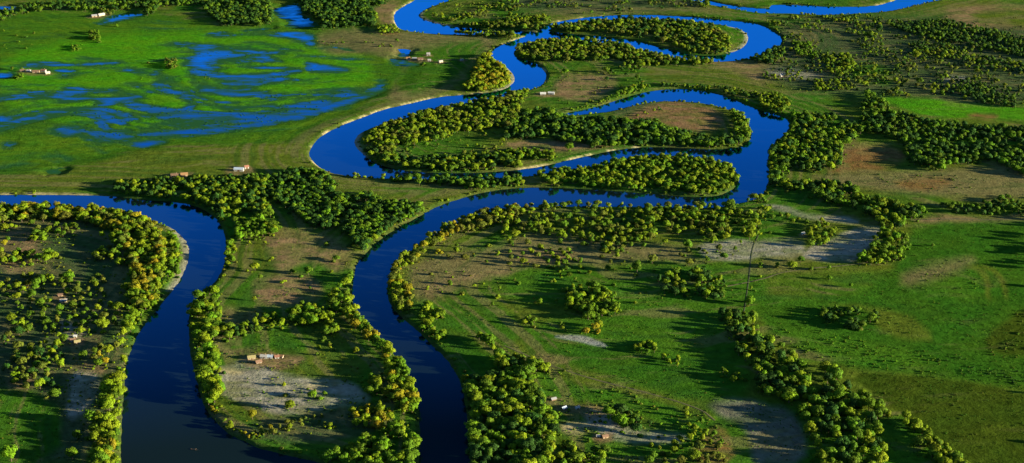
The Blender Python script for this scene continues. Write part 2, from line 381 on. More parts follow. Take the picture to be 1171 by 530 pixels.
# (crop, colour, feather in px, outline)
SOILS = [
    (0, GREEN, 5, MEADOW), (0, VIVID, 8, [0,60, 120,40, 220,35, 330,40, 420,60, 430,100, 300,140, 180,150, 60,140, 0,120]),
    (0, GREEN, 8, [0,150, 140,150, 330,130, 345,155, 180,168, 110,188, 0,200]),
    (0, OLIVE, 5, [-400,212, 0,208, 80,202, 120,185, 180,170, 330,165, 350,178, 366,196, 300,202, 135,212, 0,222, -400,222]),
    (6, OLIVE, 3, [270,105, 430,110, 800,135, 560,190, 440,185, 330,155, 275,150]),
    (6, GREEN, 5, [420,125, 650,130, 600,165, 450,160]),
    (2, DRY, 6, [200,100, 620,115, 830,130, 780,190, 700,260, 640,320, 440,360, 470,290, 520,220, 440,180, 230,190]),
    (2, GREEN, 6, [400,215, 620,150, 800,140, 720,240, 640,300, 500,330, 470,260, 540,220]),
    (2, BROWN, 4, [400,20, 500,5, 475,40, 480,95, 440,100, 420,70]),
    (2, ORANGE, 3, [425,108, 500,112, 480,128, 430,122]),
    (3, SCRUBC, 8, [0,-20, 640,-20, 640,45, 0,50]),
    (3, BROWN, 5, [140,265, 330,250, 380,290, 280,350, 180,340]),
    (3, GREEN, 3, [130,215, 240,220, 250,240, 150,245]),
    (3, OLIVE, 4, [440,262, 500,225, 800,222, 883,232, 780,290, 620,292, 500,282]),
    (3, BROWN, 5, [620,206, 883,206, 960,230, 883,290, 780,258, 720,225]),
    (3, RED, 4, [380,405, 430,370, 530,340, 720,370, 745,440, 600,447, 520,412, 430,418]),
    (3, SCRUBC, 4, [340,375, 500,338, 520,345, 420,380, 380,400]),
    (3, BROWN, 4, [0,478, 200,475, 400,488, 220,520, 0,507]),
    (4, SCRUBC, 10, [0,60, 883,60, 1200,60, 1200,360, 883,360, 400,330, 0,300]),
    (4, BROWN, 6, [600,60, 640,20, 883,20, 1200,20, 1200,100, 883,95, 750,108, 650,82]),
    (4, OLIVE, 6, [700,40, 883,35, 1200,35, 1200,85, 750,95]),
    (4, VIVID, 3, [400,330, 520,340, 700,350, 883,370, 1100,380, 1100,415, 883,412, 700,402, 540,392, 460,365]),
    (4, ORANGE, 3, [690,388, 800,392, 790,412, 700,404]),
    (4, GREEN, 3, [90,330, 250,340, 320,350, 200,372, 110,362]),
    (4, GREEN, 5, [300,222, 420,225, 450,290, 310,282]),
    (4, SILT, 6, [20,235, 200,250, 180,265, 40,262]), (4, SILT, 6, [610,260, 700,268, 680,282, 620,282]),
    (4, BROWN, 4, [268,488, 380,488, 480,535, 268,540]),
    (8, ORANGE, 5, [280,0, 480,0, 480,60, 380,80, 200,92, 280,50]),
    (8, DRY, 6, [150,92, 560,80, 883,60, 1200,60, 1200,170, 883,170, 600,170, 400,150, 200,112]),
    (8, ORANGE, 5, [440,110, 620,95, 640,130, 560,150, 470,140]),
    (8, BROWN, 4, [510,232, 700,238, 883,228, 1200,228, 1200,248, 883,252, 520,258]),
    (8, LUSH, 8, [500,262, 883,258, 1300,258, 1300,540, 450,540, 350,480, 450,400, 500,300]),
    (8, LUSH, 10, [520,330, 883,380, 1200,400, 1200,500, 560,500, 500,420]),
    (8, GREEN, 14, [540,400, 700,380, 760,450, 730,540, 540,540]), (8, OLIVE, 3, [740,400, 800,420, 830,470, 830,530, 815,530, 812,470, 785,430, 738,412]),
    (8, OLIVE, 3, [690,395, 745,410, 775,450, 770,530, 755,530, 758,460, 730,425, 690,408]), (12, OLIVE, 5, [380,60, 520,0, 530,6, 410,75]),
    (8, DRY, 9, [470,420, 700,370, 720,390, 560,450, 470,470]),
    (8, SILT, 3, [120,372, 160,332, 250,302, 330,265, 410,270, 400,310, 340,350, 330,385, 200,386]),
    (8, SILT, 3, [0,198, 60,195, 180,230, 330,240, 320,262, 200,244, 60,222]),
    (8, SILT, 5, [-30,318, 130,310, 140,370, -30,368]),
    (7, DRY, 7, [0,288, 300,318, 590,330, 640,380, 450,384, 250,400, 0,400]),
    (7, SILT, 4, [640,332, 780,310, 850,330, 850,380, 700,386, 660,370]),
    (7, GREEN, 8, [0,400, 300,400, 640,400, 860,400, 860,540, 0,540]),
    (7, BROWN, 6, [0,340, 120,345, 260,380, 100,398, 0,385]),
    (6, BROWN, 6, [30,270, 180,280, 330,330, 320,390, 250,450, 150,440, 60,400]),
    (6, GREEN, 6, [80,420, 200,380, 300,420, 250,470, 150,470]),
    (6, BROWN, 6, [0,430, 150,420, 250,470, 200,535, 0,540]),
    (6, DRY, 8, [530,380, 760,340, 883,330, 883,420, 700,450, 560,525, 520,480]),
    (6, BROWN, 8, [560,470, 700,420, 860,400, 860,420, 720,460, 600,520]),
    (9, SCRUBC, 8, [-200,-300, 420,-300, 430,0, 420,530, -200,540]),
    (5, BROWN, 8, [0,260, 140,300, 120,420, 0,430]),
    (9, LUSH, 6, [-200,280, 200,290, 220,540, -200,560]), (9, GREEN, 6, [-100,300, 120,300, 160,430, -100,460]),
    (9, SILT, 4, [200,50, 300,90, 270,130, 230,130, 205,80]), (9, SILT, 4, [240,230, 330,212, 340,300, 250,400, 222,380, 240,300]),
    (9, BROWN, 5, [250,200, 360,190, 360,240, 280,225]), (9, BROWN, 6, [60,180, 120,240, 110,290, 20,285]),
    (9, DRY, 6, [720,10, 883,30, 883,165, 720,190]), (9, GREEN, 4, [740,120, 883,85, 883,140, 760,160]),
    (9, SILT, 3, [720,222, 883,172, 890,350, 760,320, 722,290]), (9, SAND, 3, [725,215, 800,225, 820,240, 740,240]),
    (9, DRY, 3, [690,340, 760,380, 883,435, 883,460, 800,445, 720,400]),
    (10, GREEN, 6, [0,80, 180,80, 200,150, 100,165, 0,135]), (10, BROWN, 4, [80,180, 190,168, 110,225, 0,218]),
    (10, SILT, 4, [0,205, 90,230, 250,258, 330,262, 410,330, 300,352, 100,384, 0,352]),
    (10, SAND, 3, [180,270, 230,265, 225,290, 190,295]), (10, OLIVE, 4, [280,180, 390,190, 330,215, 280,205]),
    (10, SCRUBC, 5, [0,385, 200,370, 430,330, 480,400, 300,470, 100,470, 0,450]),
    (10, GREEN, 6, [620,30, 883,0, 883,160, 800,110, 650,90]), (10, LUSH, 4, [610,110, 740,110, 800,220, 690,235, 640,170]),  # second patch: bank land in shade, kept as a slightly darker green
    (11, GREEN, 8, [0,90, 100,60, 560,-20, 760,60, 850,300, 660,330, 300,240, 120,160]),
    (11, LUSH, 12, [100,140, 400,150, 700,200, 830,280, 660,330, 300,240]),  # slightly darker green, outlined after shaded ground on the pasture
    (11, (.24, .25, .22), 2, [150,106, 230,106, 300,122, 340,137, 325,146, 220,128]),
    (11, BROWN, 3, [80,165, 170,164, 232,196, 130,202]),
    (11, OLIVE, 4, [0,140, 60,170, 300,250, 480,300, 650,345, 720,400, 600,350, 300,290, 100,215, 0,165]),
    (11, GREEN, 4, [150,260, 400,300, 620,360, 560,420, 400,360, 200,320]),
    (11, SHADESILT, 6, [672,332, 800,320, 883,340, 883,540, 830,540, 820,450, 790,400, 720,380]),  # pale silt painted darker for the tree shade lying on it
    (11, SAND, 5, [180,396, 300,398, 262,440, 190,432]), (11, SILT, 5, [250,350, 340,360, 420,420, 620,440, 560,475, 350,460, 280,420]),
    (11, ORANGE, 5, [620,480, 700,400, 745,430, 770,540, 600,540]),
    (12, LUSH, 8, [0,-20, 883,-20, 1300,-20, 1300,300, 883,300, 560,240, 260,215, 100,150, 0,80]),
    (12, GREEN, 6, [0,60, 100,80, 300,110, 560,170, 540,235, 300,205, 150,170]),
    (12, OLIVE, 6, [180,0, 480,20, 600,120, 480,120, 380,80, 380,20]),
    (12, DOLIVE, 3, [262,228, 560,245, 740,270, 883,312, 1300,340, 1300,640, 780,640, 680,530, 420,330]),
    (12, SHADESILT, 6, [-10,340, 90,350, 140,430, 150,540, -10,540]),
    (12, DOLIVE, 5, [740,110, 883,10, 960,0, 960,180, 770,175]),
]

PASTURE = np.vstack([P(8, [500,262, 883,258, 1300,258]), P(12, [1300,600, 700,600, 420,330, 260,215, 0,60, -40,20]), P(8, [350,480, 480,340])])

BUILDINGS = [
    # x, y px of the middle of the base, length, width, wall height, turn deg, wall, roof, label
    (108, 20, 16, 9, 4, 25, 'tan', 'greyroof', 'long tan barn with grey roof beside the far pond'),
    (116, 18.5, 22, 8, 4, 50, 'cream', 'paleroof', 'pale roofed shed slanting beside the far pond'),
    (26, 82.2, 12, 7, 3.2, 5, 'tan', 'brownroof', 'tan cottage at the left end of the far row of farm buildings'),
    (33, 82.6, 10, 7, 3.2, -8, 'white', 'paleroof', 'small white house second in the far row of farm buildings'),
    (41.5, 83.5, 18, 8, 3.4, 4, 'tan', 'brownroof', 'long tan barn in the middle of the far row of farm buildings'),
    (50, 82.3, 13, 7, 3.4, -10, 'white', 'redroof', 'white house with reddish roof in the far row of farm buildings'),
    (54.5, 84.8, 12, 6, 3, 40, 'cream', 'paleroof', 'slanting cream shed at the right end of the far row'),
    (200, 204, 15, 8, 3.4, 6, 'tan', 'brownroof', 'brown roofed house at the edge of the wood above the river bend'),
    (211, 203, 14, 8, 3.4, 14, 'tan', 'orangeroof', 'orange-brown barn right of the brown roofed house by the wood'),
    (273.5, 197.5, 20, 9, 4, -4, 'white', 'blueroof', 'long white barn with pale blue roof behind the wood'),
    (282, 194.5, 9, 7, 3.6, 30, 'white', 'redroof', 'small white house with red roof touching the long white barn'),
    (467, 68.5, 11, 8, 3.4, 6, 'cream', 'orangeroof', 'cream house at the left end of the far farmstead by blue pools'),
    (474, 69, 12, 7, 3.2, 4, 'tan', 'greyroof', 'tan shed second from the left in the far farmstead'),
    (481, 70, 14, 7, 3.2, 2, 'tan', 'brownroof', 'brown shed in the middle of the far farmstead'),
    (490, 65.2, 9, 8, 5, 0, 'white', 'paleroof', 'tall white house at the back of the far farmstead'),
    (491, 71.3, 8, 6, 3, 0, 'white', 'paleroof', 'small white hut at the front of the far farmstead'),
    (504, 73, 11, 6, 3, 35, 'cream', 'paleroof', 'slanting cream hut at the right end of the far farmstead'),
    (528, 71, 8, 5, 2.6, 20, 'white', 'greyroof', 'little pale hut on the track right of the far farmstead'),
    (621, 110, 15, 8, 3.6, 0, 'white', 'whiteroof', 'white roofed house on the brown field, left one of two'),
    (630.5, 109.5, 17, 8, 4, -10, 'white', 'whiteroof', 'white roofed house on the brown field, right one of two'),
    (893, 89, 9, 7, 4.2, 40, 'white', 'paleroof', 'small lone white house in the far scrub'),
    (288, 413, 13, 7, 3, 15, 'tan', 'straw', 'low straw roofed shed at the left end of the riverside farm'),
    (302, 412, 11, 7, 3.4, -5, 'white', 'paleroof', 'white house in the middle of the riverside farm'),
    (309, 412, 9, 7, 3.2, -5, 'white', 'blueroof', 'white house with bluish roof in the riverside farm'),
    (317, 412, 7, 6, 3, 10, 'white', 'redroof', 'small reddish roofed house right of the white ones in the riverside farm'),
    (322, 411.5, 6, 5, 3, -15, 'cream', 'orangeroof', 'small cream hut at the right end of the riverside farm'),
    (296, 418, 10, 6, 2.8, 30, 'wood', 'brownroof', 'brown wooden shed in front of the riverside farm'),
    (69.5, 341, 8, 5, 2.6, 8, 'tan', 'brownroof', 'brown shed behind the pale house in the left scrub'),
    (73, 347.5, 12, 6, 3, 12, 'cream', 'paleroof', 'pale house tucked among bushes in the left scrub'),
    (84, 392.5, 9, 6, 3, 15, 'white', 'brownroof', 'white house of the lower left farm'),
    (89, 394.5, 10, 6, 3, 20, 'tan', 'straw', 'tan shed beside the white house of the lower left farm'),
    (86.5, 388, 5, 4, 2.6, 0, 'white', 'whiteroof', 'tiny white hut behind the lower left farm'),
    (633, 460, 8, 4.5, 2.6, 25, 'wood', 'greyroof', 'grey hut at the upper end of the hut camp'),
    (645, 470.5, 8, 5, 2.6, 40, 'wood', 'blueroof', 'bluish roofed hut in the shade in the hut camp'),
    (660, 470, 7, 4.5, 2.6, 30, 'white', 'paleroof', 'white hut in the middle of the hut camp'),
    (679, 473.5, 11, 3, 2.2, -25, 'wood', 'straw', 'long low straw roofed shelter right of the hut camp'),
    (692, 503, 9, 5, 2.8, 20, 'tan', 'brownroof', 'brown roofed hut on the pale ground below the hut camp'),
    (684, 502.5, 5, 4, 2.4, 0, 'white', 'paleroof', 'tiny pale hut left of the brown roofed hut at the bottom'),
    (918, 270, 6, 5, 2.6, 20, 'white', 'whiteroof', 'tiny white hut beside the trees at the silt bed'),
]

def build_ground():
    cols = np.concatenate([[-5200, -3000, -1800, -1100, -700, -480], np.arange(-330, 1502, 1.9), [1660, 1900, 2300, 3000, 4200, 6400]])
    rows = np.concatenate([[-338, -330, -318, -300, -275, -240, -205, -170, -140, -115, -95, -80, -68], np.arange(-58, 590, 1.05),
                           [600, 615, 640, 680, 740, 840, 1000, 1300, 1800]])
    cx, ry = np.meshgrid(cols, rows)
    X, Y = px2g(cx, ry)
    z, d, sand, wm, wet, pd = terrain(X, Y, True)
    farout = (ry < -60) | (ry > 592) | (cx < -332) | (cx > 1503)
    z = np.where(farout, np.where(d < 0, z, 1.2), z)
    # soil colours
    wpx = cx + 9 * fbm(X / 34, Y / 60, 61, 4); wpy = ry + 5 * fbm(X / 34, Y / 60, 67, 4)
    col = np.empty(X.shape + (3,))
    base = sstep(-.12, .12, fbm(X / 110, Y / 110, 71, 4))[..., None]
    col[:] = np.array(OLIVE) * (1 - base) + np.array(GREEN) * base
    # bare soil is broken up by grass that has crept over it
    bare = fbm(X / 22, Y / 14, 141, 4) + .6 * fbm(X / 90, wpy / 3.0, 147, 3)
    bare = (.52 + .48 * sstep(-.16, .12, bare))[..., None]
    for c, rgb, fe, pts in SOILS:
        p = chaikin(P(c, pts), 1)
        s = signed(p, wpx, wpy, fe + 1.0).reshape(X.shape)
        k = sstep(-fe, fe, s)[..., None]
        if rgb in (SILT, BROWN, RED, ORANGE, SAND): k = k * bare
        col = col * (1 - k) + np.array(rgb) * k
    # trodden yards round the farm buildings
    for b_ in BUILDINGS:
        ux, uy = px2g(b_[0], b_[1]); q = np.hypot(X - ux, (Y - uy) * .8) + 9 * fbm(X / 8, Y / 8, 171, 3)
        k = (sstep(b_[2] * 1.25, b_[2] * .6, q) * .7)[..., None]
        col = col * (1 - k) + np.array(BROWN) * .9 * k
    # streaks of drier and of lusher growth along the old river scrolls
    wx = X + 60 * fbm(X / 160, Y / 160, 40, 2); wy = Y + 160 * fbm(X / 220, Y / 220, 44, 2)
    st = fbm(wx / 70, wy / 22, 81, 4)
    wv_ = wy + 90 * fbm(X / 90, Y / 120, 46, 2)
    st = .65 * st + .6 * fbm(wx / 60, wv_ / 9, 86, 3)
    dr = river_dist(X, Y, 140.0)
    wr = sstep(140, 90, dr) * sstep(4, 14, dr) * .8
    st = st * (1 - wr) + wr * (fbm(dr / 6.5 + 2 * fbm(X / 60, Y / 60, 131, 2), (X + .6 * Y) / 190, 134, 3) * 1.5 + .25 * st)
    past = sstep(-8, 8, signed(PASTURE, cx, ry, 10.0)).reshape(X.shape)
    st = st * (1 - .65 * past)
    dry = sstep(.03, .20, st)[..., None] * 0.62; lush = sstep(.03, .20, -st)[..., None] * 0.45
    lit = 1 - .6 * sstep(.10, .22, col.max(-1))[..., None]
    inmead = sstep(.2, .8, wm)[..., None]
    dryc = np.array(DRY) * (1 - inmead) + np.array((.075, .150, .008)) * inmead
    col = col * (1 - dry * lit) + dryc * dry * lit
    col = col * (1 - lush * lit) + np.array(DARK) * 1.2 * lush * lit
    # waterside: bare sandy bank, wet margins in the flooded meadow
    mud = sstep(6, 1, d)[..., None] * .7
    col = col * (1 - mud) + np.array((.034, .046, .014)) * mud
    bl = np.full(X.shape, 60.0)
    for g in G_CLIFF:
        l, h = g.min(0) - 60, g.max(0) + 60
        k = (X > l[0]) & (X < h[0]) & (Y > l[1]) & (Y < h[1])
        bl[k] = np.minimum(bl[k], segdist(g, X[k], Y[k], False))
    bankw = (sstep(4.5, 1.5, d) * sstep(20, 8, bl))[..., None] * (.05 + .95 * sstep(-.10, .12, fbm(X / 18, Y / 18, 91, 3)))[..., None]
    col = col * (1 - bankw) + np.array(SAND) * .8 * bankw
    sb = (sand * sstep(11, 3, d))[..., None] * .75
    col = col * (1 - sb) + np.array(SILT) * 1.1 * sb
    wetg = (wm * sstep(.40, .05, z))[..., None] * .85
    col = col * (1 - wetg) + np.array((.018, .075, .024)) * wetg
    ny, nx = X.shape
    V = np.stack([X, Y, z], -1).reshape(-1, 3)
    i = np.arange(ny * nx).reshape(ny, nx)
    q = np.stack([i[:-1, :-1], i[1:, :-1], i[1:, 1:], i[:-1, 1:]], -1).reshape(-1, 4)
    me = bpy.data.meshes.new('ground')
    me.vertices.add(len(V)); me.vertices.foreach_set('co', V.ravel())
    me.loops.add(q.size); me.loops.foreach_set('vertex_index', q.ravel())
    me.polygons.add(len(q)); me.polygons.foreach_set('loop_start', np.arange(0, q.size, 4))
    me.update(calc_edges=True)
    me.polygons.foreach_set('use_smooth', np.ones(len(q), bool))
    ca = me.color_attributes.new('soil', 'FLOAT_COLOR', 'POINT')
    rgba = np.concatenate([col.reshape(-1, 3), np.ones((len(V), 1))], 1).astype(np.float32)
    ca.data.foreach_set('color', rgba.ravel())
    me.materials.append(M_GROUND)
    o = bpy.data.objects.new('ground', me); COL.objects.link(o); o['kind'] = 'structure'
    return o
build_ground()

def sheet(name, pts, z, m):
    me = bpy.data.meshes.new(name)
    me.from_pydata([(x, y, z) for x, y in pts], [], [list(range(len(pts)))]); me.update()
    me.materials.append(m)
    o = bpy.data.objects.new(name, me); COL.objects.link(o); o['kind'] = 'structure'
    return o
# the river and the flood water share one water table; the two sheets meet under the bank between them
def gp(x, y): return tuple(float(v) for v in px2g(x, y))
sheet('river', [gp(-330, -50), gp(-330, 700), gp(1500, 700), gp(1500, -50)], -0.02, M_WATER)
def flood():
    cx, ry = np.meshgrid(np.arange(-330, 548, 2.6), np.arange(-50, 218, 1.1))
    X, Y = px2g(cx, ry)
    z = terrain(X, Y)
    outline = P(0, [-340,216, 135,216, 300,208, 348,196, 330,165, 420,118, 500,102, 540,80, 440,55, 440,-60, -340,-60])
    ins = inside(outline, cx, ry)
    i = np.arange(cx.size).reshape(cx.shape)
    q = np.stack([i[:-1, :-1], i[1:, :-1], i[1:, 1:], i[:-1, 1:]], -1).reshape(-1, 4)
    q = q[ins.ravel()[q].all(1) & (z.ravel()[q].min(1) < .05)]
    used, inv = np.unique(q, return_inverse=True)
    V = np.stack([X.ravel()[used], Y.ravel()[used], np.zeros(len(used))], 1)
    me = mesh_from('flood_water', V, [tuple(int(v) for v in f) for f in inv.reshape(-1, 4)], [M_FLOOD])
    at = me.attributes.new('depth', 'FLOAT', 'POINT'); at.data.foreach_set('value', np.maximum(-z.ravel()[used], 0).astype(np.float32))
    o = bpy.data.objects.new('flood_water', me); COL.objects.link(o); o['kind'] = 'structure'

# ------------------------------------------------------------------ tree and shrub shapes (height 1, base at the origin)
def mesh_from(name, V, Fc, mats, mi=None, smooth=False):
    me = bpy.data.meshes.new(name)
    me.from_pydata([tuple(v) for v in V], [], Fc); me.update()
    for m in mats: me.materials.append(m)
    if mi is not None: me.polygons.foreach_set('material_index', np.array(mi, np.int32))
    if smooth: me.polygons.foreach_set('use_smooth', np.ones(len(Fc), bool))
    return me

def crown_geo(seed, rx=.34, rz=.38, zc=.60, lobes=12, per=84, leaf=.037, lr=(.11, .19)):
    r = np.random.default_rng(seed)
    V, Fc, NR = [], [], []
    cs = [(np.array([0, 0, zc]), rx * .62)]
    for _ in range(lobes):
        d = r.normal(size=3); d /= np.linalg.norm(d)
        k = r.uniform(.55, 1.0)
        rad = r.uniform(*lr)
        c = np.array([d[0] * (rx - rad * .7) * k, d[1] * (rx - rad * .7) * k, zc + d[2] * (rz - rad * .8) * k])
        cs.append((c, rad))
    for c, rad in cs:
        nq = int(per * (rad / .15) ** 2)
        for _ in range(nq):
            d = r.normal(size=3); d /= np.linalg.norm(d)
            if d[2] < -.5 and r.random() < .6: d[2] = -d[2]
            p = c + d * rad * r.uniform(.72, 1.08)
            if p[2] < .12: continue
            nn = d + r.normal(size=3) * .45; nn /= np.linalg.norm(nn)
            a = np.cross(nn, r.normal(size=3)); a /= np.linalg.norm(a); bb = np.cross(nn, a)
            s = leaf * r.uniform(.65, 1.3); s2 = s * r.uniform(.6, 1.0)
            i = len(V)
            V += [p - a * s, p - bb * s2 + nn * s * .25, p + a * s, p + bb * s2 + nn * s * .25]
            Fc.append((i, i + 1, i + 2, i + 3))
            g = (p - np.array([0, 0, zc])) / np.array([rx, rx, rz]); g /= np.linalg.norm(g) + 1e-6
            q = d * .55 + g * .3 + nn * .6; q /= np.linalg.norm(q)
            NR += [q] * 4
    return V, Fc, NR

def soft(me, first, NR):
    """leaf sprays shade as the rounded clump they belong to"""
    me.polygons.foreach_set('use_smooth', np.ones(len(me.polygons), bool))
    nv = [tuple(v.normal) for v in me.vertices]
    for k, q in enumerate(NR): nv[first + k] = tuple(q)
    me.normals_split_custom_set_from_vertices(nv)

def trunk_geo(seed, h=.55, r0=.028):
    r = np.random.default_rng(seed)
    V, Fc = [], []
    def tube(pts, rad):
        b0 = len(V); ns = 6
        for p, q in zip(pts, rad):
            for k in range(ns):
                an = 2 * math.pi * k / ns
                V.append(np.array(p) + np.array([math.cos(an) * q, math.sin(an) * q, 0]))
        for j in range(len(pts) - 1):
            for k in range(ns):
                Fc.append((b0 + j * ns + k, b0 + j * ns + (k + 1) % ns, b0 + (j + 1) * ns + (k + 1) % ns, b0 + (j + 1) * ns + k))
    lean = r.normal(size=2) * .03
    tube([(0, 0, -.05), (0, 0, .02), (lean[0] * .5, lean[1] * .5, h * .5), (lean[0], lean[1], h), (lean[0] * 1.2, lean[1] * 1.2, h * 1.4)], [r0 * 1.6, r0 * 1.15, r0 * .8, r0 * .55, r0 * .15])
    for k in range(5):
        a = k * 1.26 + r.uniform(0, .6); z0 = h * r.uniform(.55, 1.0); L = r.uniform(.16, .25)
        p0 = np.array([lean[0] * z0 / h, lean[1] * z0 / h, z0])
        p1 = p0 + np.array([math.cos(a) * L * .5, math.sin(a) * L * .5, L * .45]); p2 = p0 + np.array([math.cos(a) * L, math.sin(a) * L, L * .9])
        tube([p0, p1, p2], [r0 * .45, r0 * .3, r0 * .1])
    return V, Fc

flood()

TREE_KINDS = [dict(rx=.52, rz=.40, zc=.58, lobes=16), dict(rx=.46, rz=.42, zc=.56, lobes=14), dict(rx=.58, rz=.38, zc=.58, lobes=19), dict(rx=.40, rz=.43, zc=.55),
              dict(rx=.50, rz=.40, zc=.57, lobes=11, lr=(.16, .25)), dict(rx=.60, rz=.38, zc=.56, lobes=20), dict(rx=.34, rz=.44, zc=.54, lobes=12, lr=(.11, .17)),
              dict(rx=.48, rz=.41, zc=.57, lobes=22, lr=(.10, .17))]
LIB = bpy.data.collections.new('tree_shapes')
LIBB = bpy.data.collections.new('shrub_shapes')
CROWNS, TRUNKS = [], []
for k, kw in enumerate(TREE_KINDS):
    cv, cf, cn = crown_geo(100 + k, **kw); tv, tf = trunk_geo(200 + k)
    CROWNS.append(mesh_from('crown', cv, cf, [M_LEAF])); soft(CROWNS[-1], 0, cn); TRUNKS.append(mesh_from('trunk', tv, tf, [M_BARK], smooth=True))
    nv = len(tv)
    me = mesh_from('tree', list(tv) + list(cv), tf + [tuple(i + nv for i in f) for f in cf], [M_BARK, M_LEAF], [0] * len(tf) + [1] * len(cf))
    soft(me, nv, cn)
    LIB.objects.link(bpy.data.objects.new('tree_shape_%d' % k, me))
for k in range(4):
    cv, cf, cn = crown_geo(300 + k, rx=.62 + .1 * (k % 2), rz=.42, zc=.5, lobes=9, per=34, leaf=.085, lr=(.18, .3))
    me = mesh_from('shrub', cv, cf, [M_LEAF]); soft(me, 0, cn)
    LIBB.objects.link(bpy.data.objects.new('shrub_shape_%d' % k, me))

TINTS = {'yg': ((.160, .225, .005), 'yellow-green'), 'md': ((.084, .158, .006), 'mid-green'), 'dk': ((.030, .084, .009), 'dark green'),
         'oc': ((.225, .200, .007), 'golden'), 'ol': ((.110, .135, .013), 'olive'), 'lg': ((.102, .202, .005), 'bright green')}

